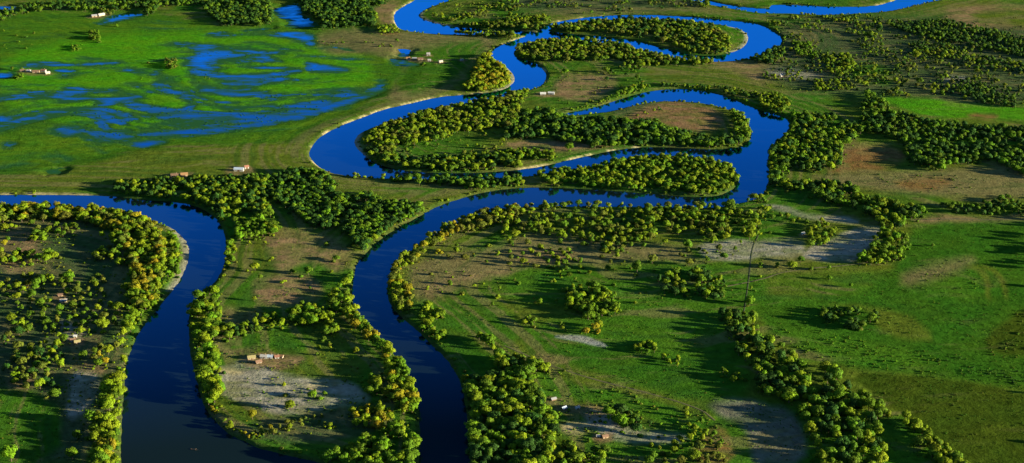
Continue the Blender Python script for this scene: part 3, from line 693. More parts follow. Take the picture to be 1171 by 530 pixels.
# ------------------------------------------------------------------ woods: (crop, outline, spacing m, min h, max h, tints, place)
WOODS = [
    # foreground
    (9, [350,250, 400,225, 418,170, 428,200, 418,250, 424,330, 414,430, 412,600, 300,600, 315,460, 308,380, 340,330], 6.5, 9, 14, 'yg yg yg oc md', 'on the bottom left river bank'),
    (9, [425,0, 492,0, 455,60, 432,130, 408,130, 420,60], 7.5, 7, 11, 'yg md', 'on the narrow strip left of the river'),
    (9, [0,80, 200,90, 215,280, 130,280, 0,280], 9, 6, 10, 'md yg ol dk', 'scattered over the scrub at far left'),
    (9, [0,0, 300,0, 420,0, 400,130, 330,200, 200,130, 0,80], 11, 5, 10, 'md yg ol', 'scattered over the scrub at far left'),
    (9, [310,135, 362,145, 355,195, 315,195], 7, 6, 9, 'oc yg', 'in the lower left golden clump'),
    (9, [-200,430, 60,440, 130,560, -200,600], 24, 7, 12, 'md yg', 'on the dark pasture at bottom left'),
    (9, [640,0, 742,0, 738,50, 712,120, 724,170, 752,270, 722,325, 690,325, 682,240, 660,120], 6.2, 9, 13, 'yg yg md lg', 'right of the bottom left river'),
    (5, [752,300, 778,310, 792,340, 786,375, 765,400, 752,350], 6, 6, 9, 'yg lg', 'on the bank right of the river bend'),
    (5, [700,465, 722,480, 735,530, 640,530, 655,500], 6, 8, 12, 'yg lg md', 'at the top of the right bank thicket'),
    (9, [745,80, 830,60, 868,48, 872,90, 790,100, 755,112], 6.5, 7, 10, 'md dk yg', 'in the shrubs above the riverside farm'),
    (10, [10,40, 60,28, 100,50, 100,72, 40,72], 7, 6, 9, 'md yg', 'in the shrubs above the riverside farm'),
    (10, [115,22, 195,0, 222,12, 215,45, 190,62, 130,52], 6.5, 7, 11, 'md yg lg', 'in the clump above the riverside farm'),
    (10, [230,15, 262,20, 282,80, 240,96], 6.5, 7, 10, 'yg md', 'in the clump above the riverside farm'),
    (10, [305,0, 342,0, 402,90, 452,140, 492,190, 522,240, 553,300, 548,352, 500,362, 478,325, 440,300, 452,230, 430,150, 368,90, 315,40], 6.0, 8, 12, 'yg yg lg md oc', 'in the belt left of the middle river'),
    (10, [388,236, 426,240, 424,300, 388,312], 6.5, 8, 11, 'yg md', 'beside the belt along the middle river'),
    (10, [300,352, 400,338, 440,338, 492,380, 440,412, 350,402], 7, 6, 10, 'yg oc yg', 'in the golden thicket by the middle river'),
    (10, [180,540, 290,482, 350,450, 430,430, 470,402, 530,402, 556,440, 554,490, 530,535, 505,580, 180,580], 5.6, 8, 12, 'yg lg md', 'in the bottom wood between both rivers'),
    (10, [180,382, 250,370, 292,360, 250,422, 130,412, 40,440, 0,420, 120,390], 7, 4, 7, 'oc yg ol', 'on the sandy rim of the silt flat'),
    (9, [700,335, 740,370, 810,415, 875,440, 872,458, 800,442, 725,392], 6, 3.5, 6, 'oc yg', 'on the sandy rim of the silt flat'),
    (10, [20,250, 130,270, 300,300, 360,260, 380,330, 200,350, 60,330], 22, 3, 6, 'md yg dk', 'on the pale silt flat'),
    (10, [180,100, 270,120, 250,170, 200,170], 13, 4, 7, 'md yg', 'near the riverside farm'),
    (10, [560,20, 578,-5, 632,0, 632,30, 592,58, 620,98, 652,88, 642,112, 590,118, 562,80], 6.5, 6, 10, 'yg yg lg', 'on the right bank of the middle river'),
    (10, [690,240, 740,236, 790,258, 828,172, 790,125, 722,92, 690,104, 750,86, 805,115, 855,175, 900,205, 900,600, 730,600, 730,460, 722,400, 712,300], 7.0, 9, 14, 'md dk yg lg', 'right of the middle river'),
    (11, [0,170, 60,180, 132,210, 60,222, 92,260, 112,300, 152,350, 174,430, 152,500, 125,600, 0,600], 7.0, 9, 14, 'md dk yg yg lg', 'right of the middle river'),
    (11, [165,520, 190,452, 222,462, 262,480, 330,482, 332,540, 300,600, 150,600], 8.5, 7, 11, 'md yg', 'below the huts at the bottom'),
    (11, [338,335, 402,350, 482,388, 476,420, 400,412, 330,390], 7.5, 7, 11, 'md lg dk', 'in the clump right of the huts'),
    (11, [598,345, 662,388, 674,440, 622,474, 598,440], 9, 5, 9, 'md yg', 'by the orange earth at the bottom'),
    (11, [470,478, 600,445, 722,430, 725,600, 480,600], 10, 5, 9, 'md yg ol', 'by the orange earth at the bottom'),
    (11, [720,20, 832,30, 842,90, 885,150, 900,300, 850,282, 850,200, 780,162, 750,90], 7.5, 7, 11, 'yg md dk', 'atop the bottom right wood'),
    (12, [0,98, 60,130, 150,206, 168,290, 208,290, 214,198, 262,218, 302,300, 382,330, 402,420, 412,500, 390,600, 190,600, 170,430, 150,390, 90,320, 30,290, -20,290, -20,110], 7.2, 8, 13, 'md dk yg lg', 'in the bottom right wood'),
    (12, [338,298, 400,298, 482,368, 582,438, 720,560, 660,600, 600,530, 540,472, 470,420, 380,342], 6.2, 7, 11, 'yg md yg', 'in the straight bottom right tree line'),
    (12, [200,10, 260,8, 382,15, 384,45, 312,80, 262,52, 200,42], 7.0, 6, 9, 'dk md', 'in the dark copse on the right hand pasture'),
    (11, [718,218, 772,220, 802,266, 770,262], 7, 5, 8, 'yg md', 'just left of the bottom right wood'),
    (11, [418,140, 492,118, 502,150, 450,166], 6.5, 5, 8, 'yg md', 'in the small group on the middle pasture'),
    (11, [255,90, 312,58, 316,85, 270,112], 6.5, 5, 8, 'yg oc', 'in the small group above the blue puddle'),
    (11, [232,0, 342,-10, 335,32, 250,42], 7, 7, 10, 'md lg yg', 'in the copse above the middle pasture'),
    (11, [518,165, 582,180, 575,202, 530,188], 7, 4, 7, 'yg md', 'in the small group on the middle pasture'),
    (11, [50,35, 90,35, 92,70, 55,72], 8, 4, 7, 'md yg', 'above the blue puddle'),
    (11, [160,62, 200,62, 200,90, 160,90], 9, 4, 6, 'md yg', 'above the blue puddle'),
    # left bend
    (5, [-120,195, 0,190, 150,185, 300,198, 420,213, 500,245, 548,300, 558,370, 545,440, 505,530, 440,530, 450,440, 440,380, 400,300, 330,252, 250,232, 120,228, 0,242, -120,242], 6.4, 9, 13, 'yg md oc ol yg', 'in the belt round the left river bend'),
    (5, [400,205, 470,222, 520,255, 548,300, 556,360, 540,430, 510,430, 520,350, 490,280, 430,240], 6.2, 10, 14, 'oc oc yg', 'in the belt round the left river bend'),
    (5, [565,285, 592,300, 607,350, 596,420, 545,462, 560,420, 580,350], 6.5, 6, 9, 'lg md yg', 'on the sand bar inside the left bend'),
    (5, [0,242, 120,230, 250,235, 330,255, 400,305, 440,385, 450,530, 380,530, 330,430, 200,370, 0,380], 9.5, 8, 12, 'yg ol md', 'in the open wood inside the left bend'),
    (5, [0,380, 200,370, 330,430, 380,530, 0,530], 12, 6, 11, 'md yg ol', 'in the open wood inside the left bend'),
    (5, [480,460, 540,470, 520,530, 430,530], 7, 7, 11, 'lg yg md', 'in the belt round the left river bend'),
    # middle wood
    (5, [380,116, 470,108, 560,104, 640,98, 700,94, 760,96, 890,94, 890,225, 760,178, 740,245, 700,222, 600,182, 400,168], 6.8, 8, 12, 'md dk yg', 'in the wood above the left river bend'),
    (5, [620,110, 690,100, 720,130, 720,190, 680,195, 650,150], 6.2, 8, 12, 'yg yg lg', 'in the wood above the left river bend'),
    (5, [735,190, 800,188, 812,215, 770,232, 740,246], 6.5, 7, 10, 'yg lg', 'on the bank above the left river bend'),
    (5, [785,240, 890,234, 890,292, 800,302], 6.5, 7, 11, 'md lg', 'on the bank above the left river bend'),
    (6, [0,170, 30,172, 55,195, 58,250, 92,262, 60,285, 0,292], 6.4, 9, 12, 'md lg yg', 'at the left end of the middle wood'),
    (6, [0,100, 90,90, 120,68, 230,78, 266,110, 262,150, 335,160, 395,148, 432,180, 522,178, 572,195, 562,222, 484,270, 432,290, 384,352, 340,312, 288,262, 200,262, 170,232, 90,182, 0,152], 5.6, 8, 10.5, 'dk md dk lg', 'in the wood left of the middle river'),
    (6, [320,250, 400,260, 410,290, 384,350, 345,320], 6.2, 9, 13, 'yg lg md', 'in the wood left of the middle river'),
    (6, [310,440, 342,395, 350,420, 326,500, 305,545, 240,545, 262,490], 7, 7, 11, 'md yg lg', 'on the left bank of the middle river'),
    (6, [0,290, 330,330, 310,440, 200,530, 0,530], 42, 4, 8, 'md yg', 'on the brown pasture left of the middle river'),
    (6, [440,545, 455,440, 470,400, 490,370, 560,300, 600,268, 660,238, 740,218, 890,190, 890,252, 760,262, 680,282, 600,322, 560,362, 500,402, 490,440, 532,480, 524,545], 7.0, 7, 12, 'yg oc yg ol', 'on the right bank of the middle river'),
    (6, [500,400, 640,330, 883,290, 883,330, 700,380, 600,420, 540,480], 18, 4, 8, 'yg ol md oc', 'behind the bank of the middle river'),
    (6, [320,72, 360,68, 442,80, 442,106, 350,98], 6, 6, 9, 'md yg', 'in the hedge by the middle left field'),
    (6, [455,84, 500,84, 500,112, 460,112], 6, 6, 9, 'lg yg', 'in the hedge by the middle left field'),
    (6, [508,92, 640,80, 720,70, 890,90, 890,128, 780,134, 640,116, 520,112], 6.4, 7, 11, 'md lg dk', 'in the hedge by the middle left field'),
    (6, [630,178, 720,158, 706,182, 640,196], 6, 4, 6, 'yg yg', 'on the sandy bank below the middle left field'),
    # far meanders
    (6, [372,-5, 460,18, 560,28, 700,22, 890,18, 890,56, 700,66, 550,66, 440,46, 390,16], 7.0, 8, 11, 'dk md yg', 'on the middle meander'),
    (2, [370,470, 400,440, 450,418, 560,378, 700,350, 890,308, 890,402, 860,420, 700,440, 600,472, 480,482, 472,535, 440,535], 7.2, 8, 12, 'yg ol md yg', 'on the middle meander'),
    (2, [470,470, 890,400, 890,530, 480,530], 19, 5, 9, 'yg ol md', 'on the middle meander'),
    (2, [735,260, 765,190, 790,184, 852,230, 860,280, 830,302, 760,306, 708,296], 6.2, 9, 13, 'yg yg oc', 'on the golden point of the far bend'),
    (2, [0,-30, 50,5, 62,40, 62,82, 0,86], 8, 8, 12, 'md dk', 'in the far wood'),
    (2, [150,-30, 450,-30, 440,15, 385,15, 412,50, 405,82, 330,86, 230,92, 200,60, 150,40], 7.4, 8, 12, 'dk md dk', 'in the far wood'),
    (2, [385,40, 412,45, 412,80, 380,82], 7, 9, 12, 'yg lg', 'in the far wood'),
    (2, [415,85, 485,84, 482,112, 420,108], 8, 6, 9, 'md yg', 'in the far wood'),
    (2, [650,20, 890,-5, 890,52, 760,56, 640,72, 600,50], 11, 7, 10, 'ol yg md', 'in the far wood'),
    (2, [660,86, 890,62, 890,112, 800,122, 680,112], 7.5, 7, 11, 'ol md yg', 'in the far wood'),
    (3, [-5,60, 140,54, 142,90, 100,106, -5,132], 8, 7, 11, 'ol yg md', 'in the far wood'),
    (3, [140,86, 250,75, 350,64, 480,61, 600,71, 690,85, 748,130, 748,165, 700,186, 640,176, 560,150, 470,120, 350,106, 250,101, 150,101], 8.2, 8, 12, 'md ol yg dk', 'on the far island'),
    (3, [640,85, 700,90, 748,135, 740,168, 690,170, 660,130], 6.5, 8, 12, 'yg oc yg', 'on the far island'),
    (3, [25,160, 60,144, 180,130, 280,130, 380,145, 440,165, 560,195, 692,194, 692,211, 560,216, 510,216, 400,212, 380,196, 200,202, 60,196], 7.6, 8, 11, 'ol md yg', 'on the far point'),
    (3, [380,200, 520,200, 520,235, 400,232], 13, 7, 10, 'md yg', 'on the far point'),
    (3, [805,182, 850,163, 890,170, 890,212, 820,202], 7.5, 7, 11, 'dk md', 'right of the far bend'),
    (3, [380,308, 440,284, 522,288, 432,320, 370,342, 300,352], 7, 6, 10, 'lg md yg', 'on the rim of the oxbow'),
    (3, [520,282, 700,290, 890,320, 890,340, 700,308, 530,298], 8, 5, 8, 'md yg dk', 'on the rim of the oxbow'),
    (3, [310,230, 450,230, 450,300, 310,300], 20, 5, 8, 'md dk', 'near the oxbow'),
    (3, [0,296, 72,298, 62,342, 0,362], 8, 7, 10, 'lg yg md', 'beside the far bend'),
    (3, [-5,388, 100,368, 162,368, 182,395, 330,398, 430,408, 452,402, 512,408, 532,430, 650,455, 702,464, 742,458, 802,470, 832,482, 750,502, 650,497, 500,497, 400,482, 330,492, 230,482, 130,457, -5,462], 6.8, 8, 12, 'dk md dk lg', 'in the dark belt of the middle meander'),
    (3, [200,350, 340,330, 360,390, 200,380], 16, 4, 7, 'md yg', 'in the dark belt of the middle meander'),
    (3, [758,372, 800,364, 824,420, 812,474, 768,452], 6.5, 8, 11, 'lg md yg', 'on the red meander lobe'),
    (3, [350,370, 500,338, 560,350, 420,402], 16, 4, 7, 'md yg', 'on the red meander lobe'),
    (3, [-5,505, 152,505, 152,535, -5,535], 7, 7, 10, 'lg md yg', 'on the middle meander'),
    (3, [0,-30, 640,-30, 640,20, 300,45, 0,50], 13, 5, 9, 'ol dk md', 'in the far scrub'),
    (3, [640,-20, 682,-20, 672,26, 640,22], 8, 7, 10, 'md yg', 'in the far scrub'),
    (4, [-5,60, 220,40, 400,58, 402,132, 280,138, 200,100, 60,92], 11, 6, 10, 'md dk yg', 'in the far scrub'),
    (4, [400,72, 620,68, 883,126, 1100,140, 1100,200, 883,192, 700,152, 500,112], 8, 6, 10, 'dk md', 'in the far scrub'),
    (4, [-5,170, 60,154, 82,170, 62,202, -5,212], 8, 7, 11, 'dk md', 'right of the far bend'),
    (4, [100,138, 182,148, 182,192, 120,187], 8, 6, 10, 'md lg', 'in the far scrub'),
    (4, [200,188, 300,178, 312,240, 270,252, 220,242], 8, 6, 9, 'md yg', 'in the far scrub'),
    (4, [180,268, 292,268, 294,302, 180,302], 9, 6, 9, 'md yg', 'in the far scrub'),
    (4, [490,144, 630,148, 720,190, 883,208, 1100,220, 1100,250, 883,242, 640,197, 500,172], 9, 6, 9, 'md yg dk', 'in the far scrub'),
    (4, [650,268, 740,268, 800,320, 852,330, 852,357, 740,347, 660,312], 8, 6, 9, 'dk md', 'in the far scrub'),
    (4, [60,90, 883,150, 1100,160, 1100,350, 883,350, 400,320, 0,260], 12, 4, 9, 'md yg dk ol', 'in the far scrub'),
    (4, [-5,310, 60,318, 92,350, 62,377, -5,362], 7, 8, 11, 'yg md', 'in the clump by the oxbow'),
    (4, [358,298, 402,330, 442,370, 502,390, 702,420, 883,430, 1150,440, 1150,540, 530,540, 480,500, 450,460, 380,440, 340,442, 250,420, 330,400], 8.6, 8, 12, 'dk md dk lg', 'in the upper right wood'),
    (4, [100,378, 240,384, 252,430, 342,420, 302,470, 270,490, 266,540, 15,540, 40,490, 100,440], 7.4, 8, 12, 'lg md dk yg', 'in the wood right of the oxbow'),
    (7, [100,80, 160,70, 230,64, 330,48, 430,29, 560,23, 680,33, 752,60, 778,100, 742,136, 690,161, 620,161, 540,151, 450,141, 330,131, 230,121, 130,111], 7.4, 8, 11, 'md yg yg lg', 'on the long wooded point'),
    (7, [0,90, 100,85, 130,115, 0,130], 12, 6, 9, 'md yg', 'on the long wooded point'),
    (7, [-5,190, 130,178, 380,176, 560,184, 700,184, 760,174, 800,158, 850,158, 886,200, 862,240, 832,312, 796,312, 792,252, 752,252, 742,302, 700,312, 650,302, 640,262, 560,292, 470,312, 420,292, 400,332, 350,352, 310,312, 200,302, 100,282, -5,292], 9.4, 7, 11, 'md yg yg ol', 'in the open wood on the south bank'),
    (7, [500,184, 700,184, 760,174, 750,250, 640,262, 500,230], 7.5, 8, 11, 'md yg lg', 'in the open wood on the south bank'),
    (7, [300,302, 422,308, 372,352, 330,342], 8, 6, 9, 'md dk', 'in the open wood on the south bank'),
    (7, [508,432, 560,418, 620,392, 702,430, 740,450, 722,512, 640,482, 560,492, 512,482], 8, 7, 11, 'md yg dk', 'in the copse on the middle pasture'),
    (7, [198,470, 290,458, 364,490, 364,550, 198,550], 7.4, 8, 11, 'md yg lg', 'in the copse above the middle pasture'),
    (7, [138,338, 230,338, 252,380, 170,402], 9, 5, 8, 'md yg', 'in the loose group on the middle pasture'),
    (7, [130,420, 250,405, 250,440, 140,450], 12, 4, 6, 'md yg', 'in the loose group on the middle pasture'),
    (7, [0,280, 320,300, 640,320, 800,310, 860,340, 640,390, 250,410, 0,420], 17, 4, 9, 'md yg ol', 'on the middle pasture'),
    (7, [0,420, 860,400, 860,530, 0,530], 34, 3, 6, 'md yg', 'on the middle pasture'),
    (6, [520,420, 883,330, 883,530, 520,530], 26, 3.5, 7, 'md yg ol', 'behind the bank of the middle river'),
    (8, [20,-20, 272,-20, 262,50, 182,80, 100,60, 50,90, 110,120, 160,108, 302,118, 332,160, 422,170, 482,200, 502,184, 544,210, 524,232, 484,232, 472,260, 440,272, 418,252, 380,232, 330,192, 240,182, 160,142, 80,132, 24,110], 7.2, 8, 12, 'lg md dk yg', 'in the wood right of the oxbow'),
    (8, [480,-10, 760,-10, 784,20, 702,46, 640,46, 602,72, 560,52, 488,42], 7.4, 8, 12, 'dk md lg', 'in the upper right wood'),
    (8, [800,30, 883,18, 1150,20, 1150,90, 883,82, 818,62], 7.6, 8, 12, 'dk md lg', 'in the upper right wood'),
    (8, [590,190, 780,178, 822,158, 883,188, 1150,200, 1150,235, 883,222, 740,217, 640,212], 8, 6, 9, 'dk md', 'in the dark hedge at right'),
    (8, [390,238, 432,278, 482,288, 494,330, 452,372, 402,384, 330,386, 318,360, 368,340, 368,310, 408,280], 7, 7, 11, 'lg yg md', 'in the clump beside the silt bed'),
    (8, [148,282, 200,238, 272,268, 232,302, 212,322, 160,322], 8, 7, 10, 'md yg', 'in the clump beside the silt bed'),
    (8, [-20,200, 150,240, 150,300, -20,300], 18, 5, 8, 'md yg', 'in the clump beside the silt bed'),
    (8, [0,380, 260,395, 250,415, 0,420], 36, 4, 6, 'md', 'on the right hand pasture'),
    (1, [-200,20, 0,30, 60,20, 120,10, 290,5, 480,-30, 480,20, 430,30, 300,30, 200,30, 90,35, 50,50, 0,65, -200,60], 10, 7, 11, 'dk md', 'in the far wood'),
    (1, [482,-20, 542,-20, 542,20, 512,46, 484,42], 8, 9, 12, 'md dk', 'in the far wood'),
    (1, [690,-30, 890,-30, 890,62, 800,82, 742,76, 700,45, 680,15], 7.4, 8, 12, 'dk md', 'in the far wood'),
    (1, [545,-30, 700,-30, 680,12, 545,16], 9, 7, 11, 'dk md', 'in the far wood'),
    (1, [300,104, 332,104, 336,142, 304,142], 7, 6, 9, 'md', 'on the far flooded meadow'),
    (1, [556,190, 592,188, 592,228, 560,226], 7, 6, 9, 'ol md', 'on the far flooded meadow'),
    (1, [238,152, 272,152, 272,168, 240,168], 7, 4, 6, 'md', 'on the far flooded meadow'),
    (1, [0,98, 120,98, 120,165, 0,165], 34, 2.5, 5, 'md lg', 'on the far flooded meadow'),
    (1, [480,205, 560,195, 700,140, 740,150, 700,170, 600,200, 500,235], 26, 2.5, 4.5, 'md ol', 'on the far flooded meadow'),
    (2, [200,130, 480,150, 470,165, 230,150], 12, 2.5, 4.5, 'md ol', 'on the far dry field'),
    (1, [660,240, 720,245, 715,265, 660,262], 10, 3, 5, 'md', 'on the far flooded meadow'),
    (1, [40,228, 75,228, 75,262, 40,262], 8, 5, 8, 'md', 'by the far left farmstead'),
    (1, [330,20, 390,25, 385,45, 335,45], 9, 5, 8, 'ol md', 'by the far pond'),
    # beyond the frame, for what lies a step to the side
    (0, [1190,60, 1500,60, 1500,240, 1190,240], 22, 6, 11, 'md dk', 'out of view'),
    (0, [1180,248, 1270,248, 1270,300, 1180,305], 11, 8, 12, 'md dk', 'out of view'),
    (0, [1190,250, 1500,250, 1500,600, 1190,600], 45, 6, 11, 'md dk', 'out of view'),
    (0, [-320,245, -20,245, -20,580, -320,580], 26, 6, 11, 'md yg', 'out of view'),
    (0, [540,535, 1180,535, 1180,590, 540,590], 16, 7, 12, 'md yg', 'out of view'),
]
# trees that stand alone: crop, x, y of the crown's middle, height, tint, where
LONE = [
    (9, 345, 65, 13, 'yg', 'big round yellow-green tree standing alone on scrub above lower left farm'),
    (9, 185, 298, 9, 'md', 'mid-green tree on the edge of the dark lower left pasture'),
    (9, 40, 497, 14, 'lg', 'bright green tree in the bottom left corner of the pasture'),
    (9, 260, 437, 9, 'md', 'round mid-green tree left of the golden belt at bottom left'),
    (9, 245, 500, 10, 'lg', 'bright green tree at bottom left, just above the frame edge'),
    (9, 850, 368, 9, 'oc', 'golden tree standing alone on the pale silt flat'),
    (9, 820, 466, 6, 'md', 'little mid-green tree by the water at the silt flat rim'),
    (10, 125, 337, 9, 'yg', 'round yellow-green tree in the middle of the silt flat'),
    (10, 200, 303, 7, 'lg', 'small bright green tree next to the pale sand patch'),
    (10, 345, 152, 7, 'yg', 'small yellow-green tree alone left of the middle river belt'),
    (10, 458, 208, 9, 'yg', 'yellow-green tree just inside the middle river belt'),
    (6, 185, 413, 10, 'md', 'rounded mid-green tree alone on the brown pasture above the farm'),
    (6, 5, 400, 9, 'yg', 'yellow-green tree alone at the left of the brown pasture'),
    (5, 840, 322, 5, 'yg', 'low yellow-green tree alone on the brown pasture beside river bend'),
    (5, 235, 432, 11, 'lg', 'bright green tree alone inside the left bend'),
    (5, 145, 443, 9, 'md', 'mid-green tree left of the brighter one inside the left bend'),
    (5, 17, 320, 8, 'oc', 'golden tree at the left frame edge inside the bend'),
    (5, 96, 457, 7, 'oc', 'small golden tree at the left inside the bend'),
    (7, 437, 400, 13, 'md', 'big round mid-green tree alone in the middle pasture'),
    (7, 487, 375, 10, 'ol', 'olive tree behind the big round one in the middle pasture'),
    (7, 605, 325, 11, 'md', 'tall mid-green tree south of the open wood'),
    (7, 815, 293, 11, 'yg', 'tall yellow-green tree at the top of the straight track'),
    (7, 815, 515, 9, 'lg', 'bright green tree beside the straight track'),
    (7, 852, 395, 5, 'md', 'little mid-green tree right of the straight track'),
    (7, 110, 520, 7, 'lg', 'bright green tree at the left edge of the middle pasture'),
    (7, 40, 458, 4, 'md', 'little mid-green tree low on the middle pasture'),
    (8, 100, 395, 9, 'yg', 'yellow-green tree below the silt bed'),
    (8, 130, 376, 7, 'lg', 'bright green tree at the silt bed corner'),
    (8, 225, 405, 6, 'md', 'small mid-green tree on the pasture below the silt bed'),
    (8, 227, 440, 5, 'lg', 'low bright green tree below the silt bed, nearer of two'),
    (8, 299, 465, 5, 'lg', 'low bright green tree with a long shadow on the pasture'),
    (8, 574, 330, 4, 'md', 'little mid-green tree out on the big right pasture'),
    (12, 425, 65, 4, 'md', 'low mid-green tree right of the dark copse'),
    (4, 518, 187, 15, 'yg', 'big rounded yellow-green tree in the far scrub'),
    (4, 528, 275, 11, 'md', 'rounded mid-green tree in the far scrub'),
    (3, 437, 262, 10, 'md', 'mid-green tree alone by the far green field'),
    (3, 332, 238, 10, 'md', 'mid-green tree left of the far green field'),
    (3, 196, 243, 9, 'lg', 'bright green tree on the far point'),
    (3, 209, 496, 10, 'lg', 'bright green tree alone on the brown strip of the meander'),
    (2, 402, 316, 8, 'md', 'mid-green tree alone on the river side of the flooded meadow'),
    (2, 482, 138, 6, 'lg', 'little bright tree alone on the far dry field'),
    (2, 572, 218, 6, 'lg', 'little bright tree in front of the far farmstead'),
    (1, 392, 86, 5, 'lg', 'little bright tree in front of the far pond'),
    (3, 770, 195, 9, 'lg', 'bright green tree alone on the bank of the far bend'),
]

TREES = []      # X, Y, h, tint, zone phrase, lone label or None
cellsz = 5.0
occ = {}
def free(x, y, r):
    k = int(r // cellsz) + 1; i, j = int(x // cellsz), int(y // cellsz)
    for a in range(i - k, i + k + 1):
        for b_ in range(j - k, j + k + 1):
            for (qx, qy, qr) in occ.get((a, b_), ()):
                rr = min(r, qr)
                if (qx - x) ** 2 + (qy - y) ** 2 < rr * rr: return False
    return True
def take(x, y, r): occ.setdefault((int(x // cellsz), int(y // cellsz)), []).append((x, y, r))

BUILD_PX = []   # clearings round the buildings, filled below
BG = []
for bdef in BUILDINGS:
    gx, gy = px2g(bdef[0], bdef[1]); BG.append((float(gx), float(gy), bdef[2]))
    take(float(gx), float(gy), bdef[2] * .75 + 2.0)
    # keep the line of sight to each building open: no tree just in front of it
    for k in range(1, 4): take(float(gx), float(gy) - k * 6.0, bdef[2] * .5 + 2)

for (c, x, y, h, tint, lab) in LONE:
    h = h * 1.18
    p = P(c, [x, y])[0]
    gx, gy = px2g(p[0], p[1])
    s = pxscale(gx, gy)
    gx, gy = px2g(p[0], p[1] + .58 * h * CP * s)
    TREES.append((float(gx), float(gy), h, tint, '', lab)); take(float(gx), float(gy), h * .55)

cand_all = []
for zi, (c, pts, sp, h0, h1, tints, place) in enumerate(WOODS):
    poly = P(c, pts)
    tl = tints.split()
    gy_ = [px2g(px, py) for px, py in poly]
    xs = [g[0] for g in gy_]; ys = [g[1] for g in gy_]
    x0, x1, y0, y1 = min(xs) - 5, max(xs) + 5, min(ys) - 45, max(ys) + 5
    n = int(min(60000, (x1 - x0) * (y1 - y0) / (sp * sp) * 5)) + 40
    X = RNG.uniform(x0, x1, n); Y = RNG.uniform(y0, y1, n); h = h0 * .72 + (h1 * 1.12 - h0 * .72) * RNG.beta(1.6, 1.5, n)
    px, py = g2px(X, Y, .58 * h)
    m = inside(poly, px, py)
    sp = sp * (1.05 if sp < 12 else 1.0)
    loose = sp >= 11.5 or 'scattered' in place or 'open wood inside' in place
    if not loose:    # gaps and thin spots in the dense stands
        m &= fbm(X / 15, Y / 15, 400 + zi, 2) < .13
    if loose:   # open stands grow in clumps
        m &= fbm(X / 30, Y / 30, 500 + zi, 3) > .05 - (.08 if sp > 25 else 0)
    X, Y, h = X[m], Y[m], h[m] * (1.0 if c in (9, 10, 11, 12) else .93)
    if len(X) == 0: continue
    rd = river_dist(X, Y, 20.0)
    for x, y, hh, d in zip(X, Y, h, rd):
        if d < 2.2: continue
        r = sp * (.68 + .55 * random.random()) * (hh / (.5 * (h0 + h1))) ** .5
        if not free(x, y, r): continue
        take(x, y, r)
        TREES.append((x, y, hh, random.choice(tl), place, None))
TX = np.array([t_[0] for t_ in TREES]); TY = np.array([t_[1] for t_ in TREES]); TH = np.array([t_[2] for t_ in TREES])
TZ, TD, _, _, _, TPD = terrain(TX, TY, True)
keep = (TZ > .15)
TREES = [t_ for t_, k in zip(TREES, keep) if k]; TX, TY, TH, TZ = TX[keep], TY[keep], TH[keep], TZ[keep]
TPX, TPY = g2px(TX, TY, TZ + .58 * TH)
print('TREES', len(TREES))

def tint_of(key):
    a = np.array(TINTS[key][0]); k = random.uniform(.75, 1.25)
    return [float(v) for v in a * k * np.array([random.uniform(.88, 1.1), random.uniform(.94, 1.06), 1.0])]

size_px = TH * pxscale(TX, TY)
inview = (TPX > 4) & (TPX < 1167) & (TPY > 4) & (TPY < 527)
lone = np.array([t_[5] is not None for t_ in TREES])
rank = np.argsort(-(size_px + 100 * lone) * inview)
things = [i for i in rank[:300] if inview[i]]
tset = set(int(i) for i in things)

def size_word(h): return 'tall' if h >= 10.5 else ('low' if h < 7 else 'middling')
ordn = lambda k: str(k) + ('th' if 10 <= k % 100 <= 20 else {1: 'st', 2: 'nd', 3: 'rd'}.get(k % 10, 'th'))
buckets = {}
for i in sorted(tset, key=lambda i: TPX[i]):
    x_, y_, h_, ti, place, lab = TREES[i]
    if lab is None: buckets.setdefault((size_word(h_), TINTS[ti][1], place), []).append(i)
LABEL = {}
for (sw, cw, place), ids in buckets.items():
    for k, i in enumerate(ids):
        LABEL[i] = '%s %s tree %s' % (sw, cw, place) + ('' if len(ids) == 1 else ', %s from left' % ordn(k + 1))
for i in tset:
    if TREES[i][5]: LABEL[i] = TREES[i][5]

for i in sorted(tset):
    x_, y_, h_, ti, place, lab = TREES[i]
    v = random.randrange(8)
    if lab and h_ > 8: v = random.choice([0, 2, 4, 5, 7])
    root = bpy.data.objects.new('broadleaf_tree', None); COL.objects.link(root)
    root.location = (x_, y_, float(TZ[i])); root.rotation_euler = (0, 0, random.uniform(0, 6.28))
    a = random.uniform(.88, 1.2)
    root.scale = (h_ * a, h_ * a, h_)
    root.empty_display_size = .1
    root['label'] = LABEL[i]; root['category'] = 'tree'
    root['group'] = 'trees standing alone' if lab else 'trees ' + place
    tr = bpy.data.objects.new('trunk', TRUNKS[v]); COL.objects.link(tr); tr.parent = root
    cr = bpy.data.objects.new('crown', CROWNS[v]); COL.objects.link(cr); cr.parent = root
    cr['tint'] = tint_of(ti)

